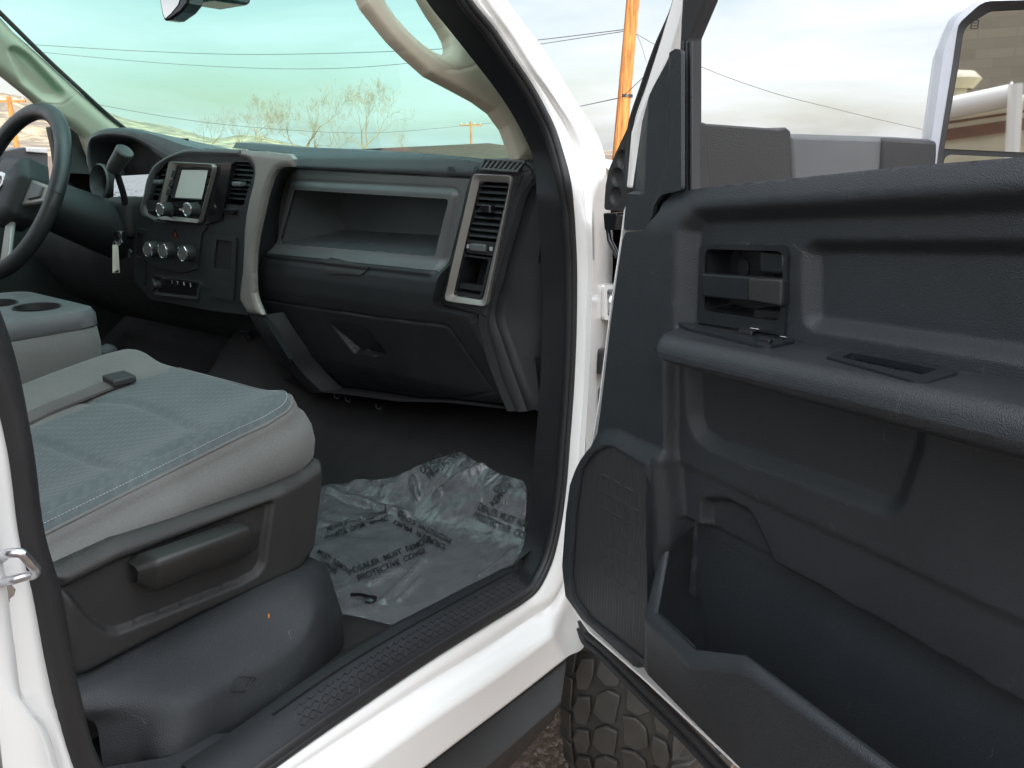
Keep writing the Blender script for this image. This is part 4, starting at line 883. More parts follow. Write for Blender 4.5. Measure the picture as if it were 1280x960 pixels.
for s in (-1,1):
    g=G(); g.prism([wp(s*.10,.018,.004),wp(s*.15,.010,.004),wp(s*.15,-.014,.004),wp(s*.10,-.022,.004)],wn*.008); g.build('spoke_button',M['dash_gr'],sw_,bevel=.002)
# shield with a ram's head
g=G(); shd=fillet([(-.022,.026),(0,.030),(.022,.026),(.022,-.002),(0,-.032),(-.022,-.002)],.006)
g.prism([wp(a,b,.032) for a,b in shd],wn*.005); g.build('wheel_emblem',M['chrome'],sw_,bevel=.001)
g=G()
for s in (-1,1):
    rh=[(0,.018),(s*.006,.019),(s*.013,.016),(s*.017,.008),(s*.016,-.001),(s*.011,-.004),(s*.0085,.001),(s*.012,.004),(s*.012,.009),(s*.008,.011),(s*.005,.006),(s*.005,-.004),(s*.007,-.012),(s*.004,-.022),(0,-.023)]
    P=[wp(a*1.05,b*1.05,.0372) for a,b in rh]; g.add(P,[tuple(range(len(P))) if s>0 else tuple(range(len(P)))[::-1]])
g.build('ram_head_mark',M['black'],sw_,smooth=False)
# column shroud
g=G(); ca=[W-wn*d for d in (.03,.10,.20,.30)]; rr_=(.045,.062,.07,.075)
g.grid([[c+r*(math.cos(a)*wr*1.15+math.sin(a)*wu*.95) for a in np.linspace(0,2*math.pi,28,endpoint=False)] for c,r in zip(ca,rr_)],cv=True); g.add([ca[0]+.045*(math.cos(a)*wr*1.15+math.sin(a)*wu*.95) for a in np.linspace(0,2*math.pi,28,endpoint=False)],[tuple(range(28))])
col=g.build('column_shroud',M['dash_lo'],TR,ang=50)
# gear selector stalk
lp=[onX(150,305,-.33),onX(157,262,-.30),onX(155,246,-.28),onX(148,222,-.26),onX(143,205,-.245)]
g=G(); g.tube(spline(lp,24),.0075,n=12); g.build('gear_selector',M['black'],TR)
k0=onX(141,212,-.245); k1=onX(157,188,-.20); kd=k1-k0; Lk=np.linalg.norm(kd); kd/=Lk
g=G(); g.lathe(k0,kd,[(0,-.004),(.014,-.002),(.017,.012),(.019,Lk*.7),(.0205,Lk*.95),(.018,Lk),(.0165,Lk-.001),(0,Lk-.001)],n=28); g.build('selector_knob',mat('knob_plastic',(.045,.048,.045),.4),TR)
g=G(); p=onX(157,262,-.33); g.box(p+A(0,.03,-.02),(.10,.12,.10)); g.build('column_switch_pod',M['black'],TR,bevel=.02,seg=4)
# ignition key with paper tag: its own thing
kp=onX(150,300,-.25); K=thing('ignition_key','black ignition key with a worn cream paper tag hanging below the gear stalk','key',kp)
g=G(); g.box(kp+A(.0,0,.004),(.030,.014,.036)); g.build('key_head',M['gloss'],K,bevel=.005)
g=G(); g.box(kp+A(.012,-.008,-.004),(.020,.002,.010),ax=(A(.9,0,.43),A(0,1,0),A(-.43,0,.9))); g.build('key_badge',M['steelz'],K)
g=G(); g.tube([kp+A(-.010+.008*math.cos(a),-.008,-.012+.009*math.sin(a)) for a in np.linspace(0,6.28,18)],.001,n=6,cap=False); g.build('key_ring',M['steelz'],K)
g=G(); t0=onX(141,306,-.25); t1=onX(148,306,-.25); t2=onX(150,341,-.25); t3=onX(141,341,-.25); g.prism([t0,t1,t2,t3],(0.001,-.0015,0)); g.build('paper_tag',M['tag'],K,bevel=.0004)
g=G(); g.prism([lerp(t3,t2,.1)+A(.002,-.002,.002),lerp(t3,t2,.9)+A(.002,-.002,.002),lerp(t3,t2,.9)+A(.002,-.002,.008),lerp(t3,t2,.5)+A(.002,-.002,.005)],(.0004,0,0)); g.build('tag_tear',M['black'],K)
g=G(); p=onX(162,321,-.2); g.tube([p,p+A(0,0,.012),p+A(.006,0,.016),p+A(.012,0,.010)],.003,n=8); g.build('column_lever',M['riser'],TR)
# ------------------------------------------------------------------ passenger seat
X0,X1,Y1=.235,.735,.735
def zseat(X,Y):
    X=np.asarray(X,float);Y=np.asarray(Y,float)
    z=1.078+.078*np.clip((Y-.2)/.52,-.3,1)
    s=(X-X0)/(X1-X0)
    z=z+.009*np.exp(-((s-.92)/.09)**2)+.016*np.exp(-((s-.08)/.10)**2)
    # rounded shoulders
    d=np.minimum(np.minimum(X1-X,X-X0),Y1-Y)
    r=.034; t=np.clip(1-d/r,0,1); z=z-r*.85*(1-np.sqrt(np.clip(1-t*t,0,1)))
    return z
zs_=lambda x,y: float(zseat(x,y)) if (X0<=x<=X1 and y<=Y1) else 0
def seam3(px):
    out=[]
    for x,y in px: p=onG(x,y,zs_,.2,1.8); out.append((float(p[0]),float(p[1])))
    return out
stitch=[(.728,-.30),(.728,.15),(.728,.42),(.728,.60)]+[(.665+.063*math.cos(a),.665+.063*math.sin(a)) for a in np.linspace(.0,math.pi/2,7)]+[(.55,.728),(.40,.728)]
seamA=spline(seam3([(60,505),(115,500),(150,501),(190,512),(222,526),(245,542)])+[(.700,.50)],30)
seamB=spline(seam3([(38,548),(78,560),(115,576),(145,590)])+[(.700,.36)],30)
seamC=spline(seam3([(207,464),(180,470),(150,480),(128,492),(100,510),(60,525),(36,535)]),30)
gi=[.235,.236,.240,.246,.253,.262,.272,.284]+list(np.arange(.294,.690,.005))+[.693,.699,.705,.711,.717,.722,.727,.731,.734,.735]
gj=list(np.arange(-.30,.685,.006))+[.690,.696,.702,.708,.714,.720,.725,.729,.732,.7345,.735]
U,V=np.meshgrid(gi,gj,indexing='ij')
# plan shape: rounded front corners
def plan(U,V):
    U=U.copy();V=V.copy(); r=.07
    for cx,sg in ((X1-r,1),(X0+r,-1)):
        m=((U-cx)*sg>0)&(V>Y1-r)
        a=(U-cx)*sg; b=V-(Y1-r); L=np.maximum(a,b); q=np.hypot(a,b)+1e-9; f=np.where(m,L/q,1)
        U=np.where(m,cx+(U-cx)*f,U); V=np.where(m,(Y1-r)+b*f,V)
    return U,V
Zt=zseat(U,V); U2,V2=plan(U,V)
for sm_ in (seamA,seamB,):
    d=linedist([tuple(p) for p in sm_],U2,V2); Zt=Zt-.006*np.exp(-(d/.007)**2)
dst=linedist([tuple(p) for p in spline(stitch,50)],U2,V2); Zt=Zt-.0015*np.exp(-(dst/.003)**2)
dC=linedist([tuple(p) for p in seamC],U2,V2); Zt-=.003*np.exp(-(dC/.005)**2)
Zt+=.0015*np.sin(U2*23+V2*9)*np.sin(V2*17)
g=G(); P=np.stack([U2,V2,Zt],-1)
# which faces carry the blue cloth
 
ip=[tuple(p) for p in spline(stitch,50)]+[(.39,.728)]+[tuple(p) for p in seamC]+[(.33,-.30)]
bl_=sdf(ip,(U2[:-1,:-1]+U2[1:,1:])/2,(V2[:-1,:-1]+V2[1:,1:])/2)<0
n,m=U.shape; idx=np.arange(n*m).reshape(n,m); Fc=[];Mi=[]
for i in range(n-1):
    for j in range(m-1): Fc.append((idx[i,j],idx[i+1,j],idx[i+1,j+1],idx[i,j+1])); Mi.append(0)
fb_=bl_.reshape(-1)
# side skirt: bulging bolster walls
b=[(i,0) for i in range(0)]
per=[idx[n-1,j] for j in range(m)]+[idx[i,m-1] for i in range(n-2,-1,-1)]+[idx[0,j] for j in range(m-2,-1,-1)]
Vt=[tuple(p) for p in P.reshape(-1,3)]
nrm=[]
pp=np.array([Vt[k] for k in per]); tg=np.gradient(pp,axis=0); nr=np.stack([tg[:,1],-tg[:,0]],1); nr/=np.linalg.norm(nr,axis=1)[:,None]+1e-9
cxy=np.array([.48,.3]); sgn=np.sign(np.sum(nr*(pp[:,:2]-cxy),1).mean()); nr*=sgn
rowsS=[pp]
for k,(o_,zf_) in enumerate(((.010,.10),(.018,.28),(.021,.5),(.018,.72),(.010,.9),(.0,1.0),(-.03,1.03))):
    q=pp.copy(); q[:,:2]+=nr*o_; q[:,2]=pp[:,2]+(1.042-.02*np.clip((.5-pp[:,1])/.3,0,1)-pp[:,2])*zf_; rowsS.append(q)
g.add(Vt,[f for f,k in zip(Fc,fb_) if not k]); g.grid(rowsS,flip=True)
seat=g.build('passenger_seat',M['gray'],TR,ang=85,label='passenger seat cushion in grey and blue-grey cloth',fixn=True)
g=G(); g.add([(x,y,z) for x,y,z in Vt],[f for f,k in zip(Fc,fb_) if k]); g.build('seat_insert',M['teal'],seat,ang=85)
g=G()
sl_=spline(stitch,330)
def zz_(x,y):
    r=.07
    for cx,sg in ((X1-r,1),(X0+r,-1)):
        a=(x-cx)*sg; b=y-(Y1-r)
        if a>0 and b>0:
            k=math.hypot(a,b)/max(a,b); x=cx+(x-cx)*k; y=Y1-r+b*k
    return float(zseat(np.array(x),np.array(y)))
off=np.array([(.006,0)])
for k in range(0,328,1):
    a=sl_[k]; b_=sl_[k+1]; t=(b_-a); t/=np.linalg.norm(t)+1e-9; nn=np.array([t[1],-t[0]])
    p=a+nn*-.007; q=p+t*.0024
    g.tube([(p[0],p[1],zz_(*p)+.0012),(q[0],q[1],zz_(*q)+.0012)],.00045,n=5)
g.build('seat_stitching',M['dim'],seat)
g=G(); g.tube([(p[0]+.0,p[1]+.0,zz_(p[0],p[1])-.0008) for p in sl_],.0022,n=8); g.build('seat_piping',M['gray'],seat)
# seat belt lying on the cushion
bp=seam3([(20,534),(60,515),(100,499),(135,485),(150,480)]); bp=spline(bp,24)
g=G(); r1=[];r2=[]
for k,p in enumerate(bp):
    t=bp[min(k+1,23)]-bp[max(k-1,0)]; t/=np.linalg.norm(t); nn=np.array([t[1],-t[0]]); r1.append((p[0]+nn[0]*.019,p[1]+nn[1]*.019,zz_(*(p+nn*.019))+.006)); r2.append((p[0]-nn[0]*.019,p[1]-nn[1]*.019,zz_(*(p-nn*.019))+.006))
g.loft([r1,lerp(np.array(r1),np.array(r2),.5)+A(0,0,.001),r2]); g.loft([np.array(r1),np.array(r1)-A(0,0,.004)]); g.loft([np.array(r2)-A(0,0,.004),np.array(r2)]); g.build('seat_strap',M['webbing'],seat)
g=G(); c=bp[-1]; t=bp[-1]-bp[-4]; t/=np.linalg.norm(t); nn=np.array([t[1],-t[0]]); z=zz_(*c)+.009
g.box((c[0],c[1],z),(.036,.048,.012),ax=(A(t[0],t[1],.05),A(nn[0],nn[1],0),A(0,0,1))); g.build('strap_buckle',M['black'],seat,bevel=.003)
# side shield (outboard), with recessed panel and lever
SS=Fr((.775,0,0),(0,1,0),(0,0,1),(1,0,0))
sho=fillet(SS.poly([(60,722),(150,678),(345,612),(384,596),(417,578),(418,600),(404,690),(380,716),(250,775),(96,856),(80,800),(73,735)]),[.01,.02,.02,.01,.006,.02,.02,.03,.03,.02,.01,.01])
spn=fillet(SS.poly([(80,736),(150,701),(341,628),(330,706),(322,718),(300,730),(150,790),(135,790),(118,778)]),[.003,.004,.004,.012,.008,.01,.012,.01,.01])
cpt=SS.poly([(341,612),(352,640),(342,715),(320,735),(150,800)])
def hss(U,V):
    H=.004-.010*sm(-sdf(sho,U,V),.02)*-0
    H=np.zeros(U.shape)
    dd=-sdf(sho,U,V); H-=.016*np.clip(1-dd/.014,0,1)**2
    H-=.010*sm(sdf(spn,U,V),.005); H-=.0012*np.exp(-(np.abs(sdf(spn,U,V)-.002)/.0018)**2)
    # front part is turned inwards, lower edge rolls under
    y0=SS.uv(352,640)[0]; H-=.18*np.clip(U-(y0+.01),0,1)**1.0*1.0
    return H
hf('seat_side_shield',SS,sho,[],hss,.0025,M['cover'],seat,skirt=.05,ang=60)
lv_=[(172,708,.016),(178,705,.03),(240,684,.036),(314,659,.03),(321,662,.024)]
g=G(); tu=[SS.p3(x,y,h) for x,y,h in [(170,709,.010),(196,700,.032),(250,681,.036),(312,658,.030),(321,660,.012)]]; tl_=[SS.p3(x,y,h) for x,y,h in [(171,730,.006),(196,741,.024),(250,718,.028),(314,694,.022),(322,684,.006)]]
tu=np.array(tu); tl_=np.array(tl_)
g.loft([tu-A(.03,0,0),tu,lerp(tu,tl_,.25)+A(.004,0,0),lerp(tu,tl_,.75)+A(.002,0,0),tl_,tl_-A(.03,0,0)],flip=True)
g.build('recline_lever',mat('lever_plastic',(.018,.018,.017),.34,grain=.4,gs=1500),seat,bevel=.004,seg=3)
# riser trim box below the seat
def pz(x,y,z): return onZ(x,y,z)
X_=.84
rt_=[onX(x,y,.79) for x,y in [(40,882),(100,856),(250,778),(380,716),(398,702)]]
rm=[onX(x,y,.86) for x,y in [(150,905),(222,876),(300,842),(376,806),(404,770)]]
rb=[onX(x,y,.87) for x,y in [(140,985),(210,942),(293,902),(372,838),(402,800)]]
r0=[onX(x,y,.78) for x,y in [(70,880),(100,868),(250,780),(385,712),(402,700)]]
rt2=[onX(100,856,.76),onX(250,778,.76),onX(392,704,.76),onX(409,712,.76)]
L1=[(20,900,.77),(100,857,.78),(250,779,.785),(385,712,.785),(402,703,.775),(413,720,.755)]
L2=[(120,896,.80),(222,877,.862),(300,838,.862),(368,802,.862),(396,760,.845),(420,742,.79)]
L3=[(128,952,.81),(209,943,.88),(292,903,.88),(368,858,.88),(398,808,.865),(428,768,.80)]
cs=[[onX(*p) for p in L] for L in (L1,L2,L3)]
cs=[spline(c,40) for c in cs]; cs=[resample(c,40) for c in cs]
def arc(a,b,c,k=5,r=.35):
    return [lerp(lerp(a,b,1-r+r*t),lerp(b,c,r*t),t) for t in np.linspace(0,1,k)]
g=G(); g.grid([cs[0]-A(.06,0,.0),cs[0],lerp(cs[0],cs[1],.3)]+arc(cs[0],cs[1],cs[2],6,.30)+[lerp(cs[1],cs[2],.7),cs[2],cs[2]-A(0,0,.05)]); g.build('seat_base_trim',M['riser'],seat,ang=70)
g=G(); e=[onX(x,y,.872) for x,y in ((298,846),(316,846),(306,864),(289,864))]
def cr(a,b): return lerp(a,b,1)
g.tube([e[0],e[1],e[2],e[3],e[0]],.0009,n=5); g.tube([lerp(e[0],e[3],.2),lerp(e[1],e[0],.45)+A(0,0,.01)],.0008,n=5); g.tube([e[1],lerp(e[1],e[2],.5)+A(0,.012,0),e[2]],.0008,n=5); g.build('moulded_mark',M['riser'],seat)
g=G(); p=onX(336,770,.845); g.box(p,(.002,.002,.006)); cb=g.build('crumb',M['orange'],None,org=p,bevel=.0005); tag(cb,'tiny orange crumb lying on the black trim below the seat','crumb')
# dark gap fillers under seat
g=G(); g.box((.50,.30,.93),(.50,.70,.20)); g.build('seat_gap_filler',M['black'],seat)
# rear sill trim at bottom left
g=G(); r1=[onX(x,y,.875) for x,y in [(110,968),(133,954),(208,943),(292,903),(320,925)]]
L=[[onX(x,y,.88) for x,y in [(60,975),(133,955),(208,944),(292,903),(304,912)]],[onX(x,y,.90) for x,y in [(60,1010),(140,990),(215,965),(300,915),(330,940)]],[onX(x,y,.93) for x,y in [(60,1060),(150,1040),(240,1010),(328,945),(334,955)]]]
g.loft([np.array(L[0])-A(0,0,.03)]+L+[np.array(L[2])-A(0,0,.03)],n=40); g.build('rear_sill_trim',M['sill'],TR,bevel=.003)
# ------------------------------------------------------------------ centre folding seat with cup holders
cx0,cx1=-.16,.17
top_z=1.225
fr_y=.735
g=G(); pl=fillet([(cx0,.30),(cx1,.30),(cx1,fr_y-.01),(cx0,fr_y)],[.01,.01,.05,.05],n=8)
rows=[[A(u,v,z) for u,v in pl] for z in (1.09,1.10)]
cen=np.mean(np.array(pl),0)
def inset(k): return [(cen[0]+(u-cen[0])*k,cen[1]+(v-cen[1])*k) for u,v in pl]
rows=[[A(u,v,1.095) for u,v in inset(.93)],[A(u,v,1.10) for u,v in inset(.97)],[A(u,v,1.12) for u,v in inset(1.0)],[A(u,v,1.16) for u,v in inset(1.015)],[A(u,v,1.190) for u,v in inset(1.005)],[A(u,v,1.196) for u,v in inset(.98)]]
g.grid(rows,cv=True); g.add(rows[0],[tuple(range(len(pl)))[::-1]]); cs_=g.build('centre_seat_console',M['gray'],TR,ang=60)
g=G(); rows=[[A(u,v,1.192) for u,v in inset(.99)],[A(u,v,1.196) for u,v in inset(1.01)],[A(u,v,1.215) for u,v in inset(1.01)],[A(u,v,1.226) for u,v in inset(.985)],[A(u,v,1.2275) for u,v in inset(.93)]]
g.grid(rows,cv=True); 
tp=inset(.93); hol=[(.075,.655,.036),(-.03,.625,.036),(.02,.54,.04)]
FT=Fr((0,0,1.2275),(1,0,0),(0,1,0),(0,0,1))
hp=[[(a+r*math.cos(t)*1.15,b+r*math.sin(t)) for t in np.linspace(0,2*math.pi,40,endpoint=False)] for a,b,r in hol]
hf('lidtmp',FT,tp,hp,lambda U,V:np.zeros(U.shape),.004,M['dash_gr'],cs_,skirt=0,build=False,g=g)
g.build('console_lid',M['dash_gr'],cs_,ang=40)
for h in hp:
    g=G(); g.grid([[FT.at(u,v,.0025) for u,v in [(np.mean([q[0] for q in h])+(a-np.mean([q[0] for q in h]))*1.08,np.mean([q[1] for q in h])+(b-np.mean([q[1] for q in h]))*1.08) for a,b in h]],[FT.at(u,v,.002) for u,v in h],[FT.at(u,v,-.06) for u,v in h]],cv=True,flip=False); g.add([FT.at(u,v,-.06) for u,v in h],[tuple(range(len(h)))]); g.build('cup_holder',M['black'],cs_)
g=G(); g.lathe(A(.12,.75,1.13),(0,1,0),[(0,-.02),(.014,-.02),(.018,.0),(.012,.012),(0,.014)],n=20); g.build('console_hinge',M['riser'],cs_)
# driver seat hint and rear bulkhead so that the cabin is closed
g=G(); 
g.grid([[A(x,y,z) for x,z in ((-.86,1.05),(-.80,1.12),(-.45,1.13),(-.22,1.12),(-.20,1.0))] for y in (-.3,.2,.55,.60)]); g.build('driver_seat_cushion',M['gray'],TR)
# ------------------------------------------------------------------ floor
def zfl(X,Y):
    t=np.clip((np.asarray(Y)-1.04)/.10,0,1); return .782+np.where(np.asarray(Y)>1.04,(np.asarray(Y)-1.09+.05*(1-t)**2*0+.05)*.75*t,0)
xs=np.linspace(-.92,.88,70); ys=np.linspace(-.8,1.6,90); U,V=np.meshgrid(xs,ys,indexing='ij')
Zf=zfl(U,V)+.20*np.exp(-((U-0)/.16)**4); 
g=G(); g.grid(np.stack([U,V,Zf],-1)); g.build('floor_carpet',M['carpet'],TR)
# carpet edge up to the sill
i0=I0[118:170]; g=G(); g.loft([i0+A(0,0,.002),i0+A(-.03,0,-.01),i0+A(-.10,0,-.06)],n=50); g.build('carpet_edge',M['carpet'],TR)
k0=I0[78:121]; g=G(); g.loft([k0,k0+A(-.015,.04,0),k0+A(-.03,.35,0)],n=40); g.build('kick_panel',M['black'],TR)
# protective film on the floor
zg=lambda x,y: float(zfl(x,y))+.012
flm=[(388,700),(396,655),(405,610),(440,604),(478,599),(500,594),(520,584),(548,574),(575,566),(590,574),(606,583),(625,591),(640,597),(652,600),(656,660),(650,700),(636,712),(560,757),(516,780),(480,779),(450,772),(428,768),(405,740)]
fo=[]
for x,y in flm: p=onG(x,y,zg,.5,3); fo.append((float(p[0]),float(p[1])))
fo=[tuple(p) for p in spline(fo,120,closed=True)]
def ridge(U,V,a,b,w,amp):
    d=linedist([a,b],U,V); return amp*np.exp(-(d/w)**2)
c0_=onG(450,640,zg,.5,3)
def zfilm(U,V):
    U=np.asarray(U,float);V=np.asarray(V,float)
    H=zfl(U,V)+.012
    w=.0012*np.sin(U*40+4*np.sin(V*9))*np.sin(V*21+2*np.sin(U*14))+.0005*np.sin(U*95+V*70+3*np.sin(V*31))
    crumple=np.exp(-(((U-.42)/.17)**2+((V-1.03)/.13)**2))
    H=H+w+crumple*(.0035*np.sin(V*85+4*np.sin(U*17))+.002*np.sin(V*170-U*50+3*np.sin(U*30))+.005)
    for a,b,ww,am in fold: H=H+ridge(U,V,a,b,ww,am)
    
    return H
def g2(x,y): p=onG(x,y,zg,.5,3); return (float(p[0]),float(p[1]))
fold=[(g2(545,620),g2(603,585),.006,.012),(g2(480,752),g2(530,700),.006,.008),(g2(500,750),g2(525,725),.005,.007),(g2(462,730),g2(500,712),.006,.007),(g2(560,640),g2(600,625),.01,.006),(g2(515,600),g2(522,625),.004,.012),(g2(410,618),g2(510,646),.008,.012),(g2(600,720),g2(640,690),.006,.006)]
FLF=Fr((0,0,0),(1,0,0),(0,1,0),(0,0,1))
PF=thing('protective_floor_cover','clear plastic protective film with printed warnings crumpled over the front floor','floor film',(float(np.mean([p[0] for p in fo])),float(np.mean([p[1] for p in fo])),.79))
hf('film_sheet',FLF,fo,[],lambda U,V:zfilm(U,V),.004,M['film'],PF,skirt=0,ang=180)
g=G()
def onfilm(p): return A(p[0],p[1],float(zfilm(p[0],p[1]))+.0040)
def ftxt(s,x,y,x2,y2,hp,flip=1):
    a=np.array(g2(x,y)); b=np.array(g2(x2,y2)); L=math.hypot(x2-x,y2-y); ux,uy=(y2-y)/L*hp*flip,-(x2-x)/L*hp*flip
    c=np.array(g2(x+ux,y+uy)); c2=np.array(g2(x2+ux,y2+uy))
    V,Fc=textmesh(s,1.0); x0,x1=V[:,0].min(),V[:,0].max(); y0,y1=V[:,1].min(),V[:,1].max(); P=[]
    for v in V:
        t=(v[0]-x0)/(x1-x0); r=(v[1]-y0)/(y1-y0); P.append(onfilm(lerp(lerp(a,b,t),lerp(c,c2,t),r)))
    gt_=G(); gt_.add(P,Fc); gt_.build('printed_warning',M['film_ink'],PF,smooth=False)
ftxt('DEALER  MUST  REMOVE',443,719,541,679,7.5); ftxt('PROTECTIVE  COVER',449,729,534,693,7.5)
ftxt('DEALER  MUST  REMOVE',597,640,672,668,9); ftxt('PROTECTIVE  COVER',591,650,668,682,9)
ftxt('PROTECTIVE  COVER',565,675,498,644,6); ftxt('DEALER  MUST',557,683,492,652,6)
ftxt('PROTECTIVE',538,603,575,572,9); ftxt('DEALER',529,596,556,574,8)
ftxt('COVER',621,619,637,599,7); ftxt('REMOVE',617,636,642,610,7)
ftxt('PROTECTIVE  COVER',482,640,406,662,5.5); ftxt('DEALER  MUST  REMOVE',484,648,404,672,5.5)
ftxt('MUST  REMOVE',396,694,438,722,7); ftxt('COVER',398,706,420,720,7)
g=G(); a=g2(458,752); p=onfilm(a); g.tube([p+A(-.03,-.005,.0),p+A(-.012,0,.004),p+A(.004,.004,.003)],.003,n=6); g.lathe(p+A(.006,.004,-.002),(0,0,1),[(.010,0),(.010,.004),(.005,.006),(0,.006)],n=16); g.build('mat_anchor',M['gloss'],PF)
# ------------------------------------------------------------------ pillars, windscreen, roof, far door
g=G()
po=[(455,-24),(466,0),(483,22),(500,43),(520,63),(545,86),(580,105),(605,119),(625,134),(640,155),(655,196),(668,200)]
pi_=[(536,-24),(550,0),(567,22),(583,43),(603,70),(618,90),(640,120),(652,138),(662,156),(670,172),(678,192),(684,205)]
PL=Fr(PIL.O-A(.10,0,0),PIL.U,PIL.V,PIL.N)
def pilp(x,y,h=0): 
    p=PL.p3(x,y,h); return p
OUT=resample(spline([pilp(x,y,-.06) for x,y in po],60),60); INN=resample(spline([pilp(x,y,.03) for x,y in pi_],60),60)
# lower solid part, from the grip's foot downwards
hole=[(478,-24),(488,0),(500,17),(515,34),(532,50),(548,61),(560,65),(567,63),(569,54),(567,44),(560,30),(548,12),(541,0),(528,-24)]
fh=fillet(PL.poly(po[1:]+pi_[::-1][0:11],-.02),.004)
hh=fillet(PL.poly(hole,-.02),.003)
outl2=PL.poly([(440,-45)]+po[:-1]+[(662,200),(690,207)]+[(x+3,y) for x,y in pi_[::-1]]+[(518,-45)],-.02)
def hpl(U,V):
    d=-sdf(outl2,U,V); dh=sdf(hh,U,V)
    H=-.02-.012*np.clip(1-d/.030,0,1)**2
    H=H-.010*np.clip(1-np.maximum(dh,0)/.022,0,1)**2
    # grip stands proud, seam at its foot
    return H
sm_l=PL.poly([(560,86),(575,87),(590,83),(606,77)],-.02)
def hpl2(U,V): return hpl(U,V)-.002*np.exp(-(linedist(sm_l,U,V)/.0015)**2)-.0015*np.exp(-(linedist(PL.poly([(470,-24),(482,0),(505,33),(530,58),(552,76),(566,84)],-.02),U,V)/.0015)**2)
oo=hf('pillar_trim_with_grab_handle',PL,outl2,[hh],hpl2,.0016,M['beige'],TR,skirt=.03,ang=180)
md=oo.modifiers.new('Smooth','SMOOTH'); md.factor=.5; md.iterations=8
# driver side pillar
DPL=Fr((-.82,0,1.45),(0,1,0),(.34/1.0,0,.94),(.94,0,-.34)); 
dp=[(0,20),(20,42),(60,78),(100,115),(140,150),(172,172),(178,200),(150,215),(118,205),(108,175),(90,160),(60,145),(45,130),(20,110),(0,94),(-60,50),(-60,-40)]
dpp=DPL.poly(dp); rec=fillet(DPL.poly([(12,62),(20,60),(38,72),(62,98),(80,118),(74,126),(56,123),(30,102)]),.02)
hf('driver_pillar_trim',DPL,dpp,[],lambda U,V:-.022*sm(sdf(rec,U,V),.02)-.015*np.clip(1+sdf(dpp,U,V)/.03,0,1)**2-.002*np.exp(-(linedist(DPL.poly([(105,105),(92,122),(80,130),(60,130)]),U,V)/.002)**2),.004,M['beige'],TR,skirt=.03)
g=G(); e=[DPL.p3(x,y,-.01) for x,y in [(-60,-42),(0,16),(60,75),(100,112),(140,148),(176,176)]]; g.tube(spline(e,30),.006,n=8); g.build('windscreen_black_edge',M['rubber'],TR)
# windscreen
g=G(); zw=lambda y:1.49+(1.45-y)*.74
rows=[[A(x,y+.10*(x/.9)**2*-1,zw(y)) for x in np.linspace(-.84,.84,15)] for y in (1.47,1.2,.95,.65,.45)]; g.grid(rows); g.build('windscreen',M['wind'],TR,ang=180)
# cowl in front of the pad
g=G(); g.grid([[A(x,y,z) for x in (-.85,0,.80)] for y,z in ((1.18,1.44),(1.45,1.43),(1.50,1.42))]); g.build('dash_cowl',M['black'],TR)
# roof, back of the cabin, far door
g=G(); g.grid([[A(x,y,2.10+.03*(1-(x/.75)**2)) for x in np.linspace(-.72,.72,9)] for y in (.50,-.3,-1.3)]); g.build('headliner',M['headl'],TR)
g=G(); g.grid([[A(x,y,2.16+.03*(1-(x/.75)**2)) for x in np.linspace(-.76,.76,9)] for y in (.52,-.3,-1.35)]); g.build('roof',M['paint'],TR)
g=G(); g.add([A(-.9,-1.3,.78),A(.9,-1.3,.78),A(.75,-1.3,2.15),A(-.75,-1.3,2.15)],[(0,1,2,3)]); g.build('cab_back',M['headl'],TR)
DF=Fr((-.88,0,0),(0,1,0),(0,0,1),(1,0,0))
g=G(); g.fprism(DF,[(-1.3,.75),(1.5,.75),(1.5,1.40),(1.22,1.415),(.2,1.44),(-1.3,1.46)],-.08,0); g.build('driver_door',M['black'],TR,bevel=.02)
g=G(); g.fprism(Fr((-.86,0,0),(0,1,0),(0,0,1),(1,0,0)),DF.poly([(60,158),(66,185),(70,215),(120,255),(118,205),(108,172),(95,160)],.02),-.02,.01); g.build('driver_sail_panel',M['cover'],TR,bevel=.005)
# driver-side outside mirror seen through the window
OM=Fr((-1.16,0,0),(0,1,0),(0,0,1),(1,0,0))
g=G(); g.fprism(OM,fillet(OM.poly([(0,190),(30,184),(60,190),(60,255),(-20,255)]),.01),-.05,.0); g.build('driver_mirror_arm',M['dash_gr'],TR,bevel=.01)
g=G(); g.fprism(OM,fillet(OM.poly([(34,184),(60,185),(60,192),(34,190)],.01),.004),-.03,.01); g.build('driver_mirror_cap',M['paint'],TR,bevel=.004)
# inside rear-view mirror
rmc=Q.p3(205,-6,.12)
g=G(); rr4=[Q.p3(x,y,.12) for x,y in [(199,-40),(199,0),(202,18),(205,26),(212,25),(226,15),(234,5),(236,-10),(236,-40)]]
r4=fillet([( (p-Q.O)[0],p[2]) for p in rr4],.006); g.fprism(Q,r4,.085,.12); g.build('interior_mirror',M['gloss'],TR,bevel=.006,seg=3)
r5=[Q.uv(x,y,.122) for x,y in [(200.5,-40),(200.5,0),(203.5,17),(206,23),(213,17),(222,6),(226,-6),(227,-40)]]; g=G(); g.add([Q.at(u,v,.1215) for u,v in fillet(r5,.004)],[]); g.f.append(tuple(range(len(g.v)))); g.m.append(0); g.build('interior_mirror_glass',M['mirror'],TR,smooth=False)
g=G(); g.box(Q.p3(270,-10,.02),(.11,.10,.05)); g.build('mirror_sensor_housing',M['gloss'],TR,bevel=.015,seg=3)
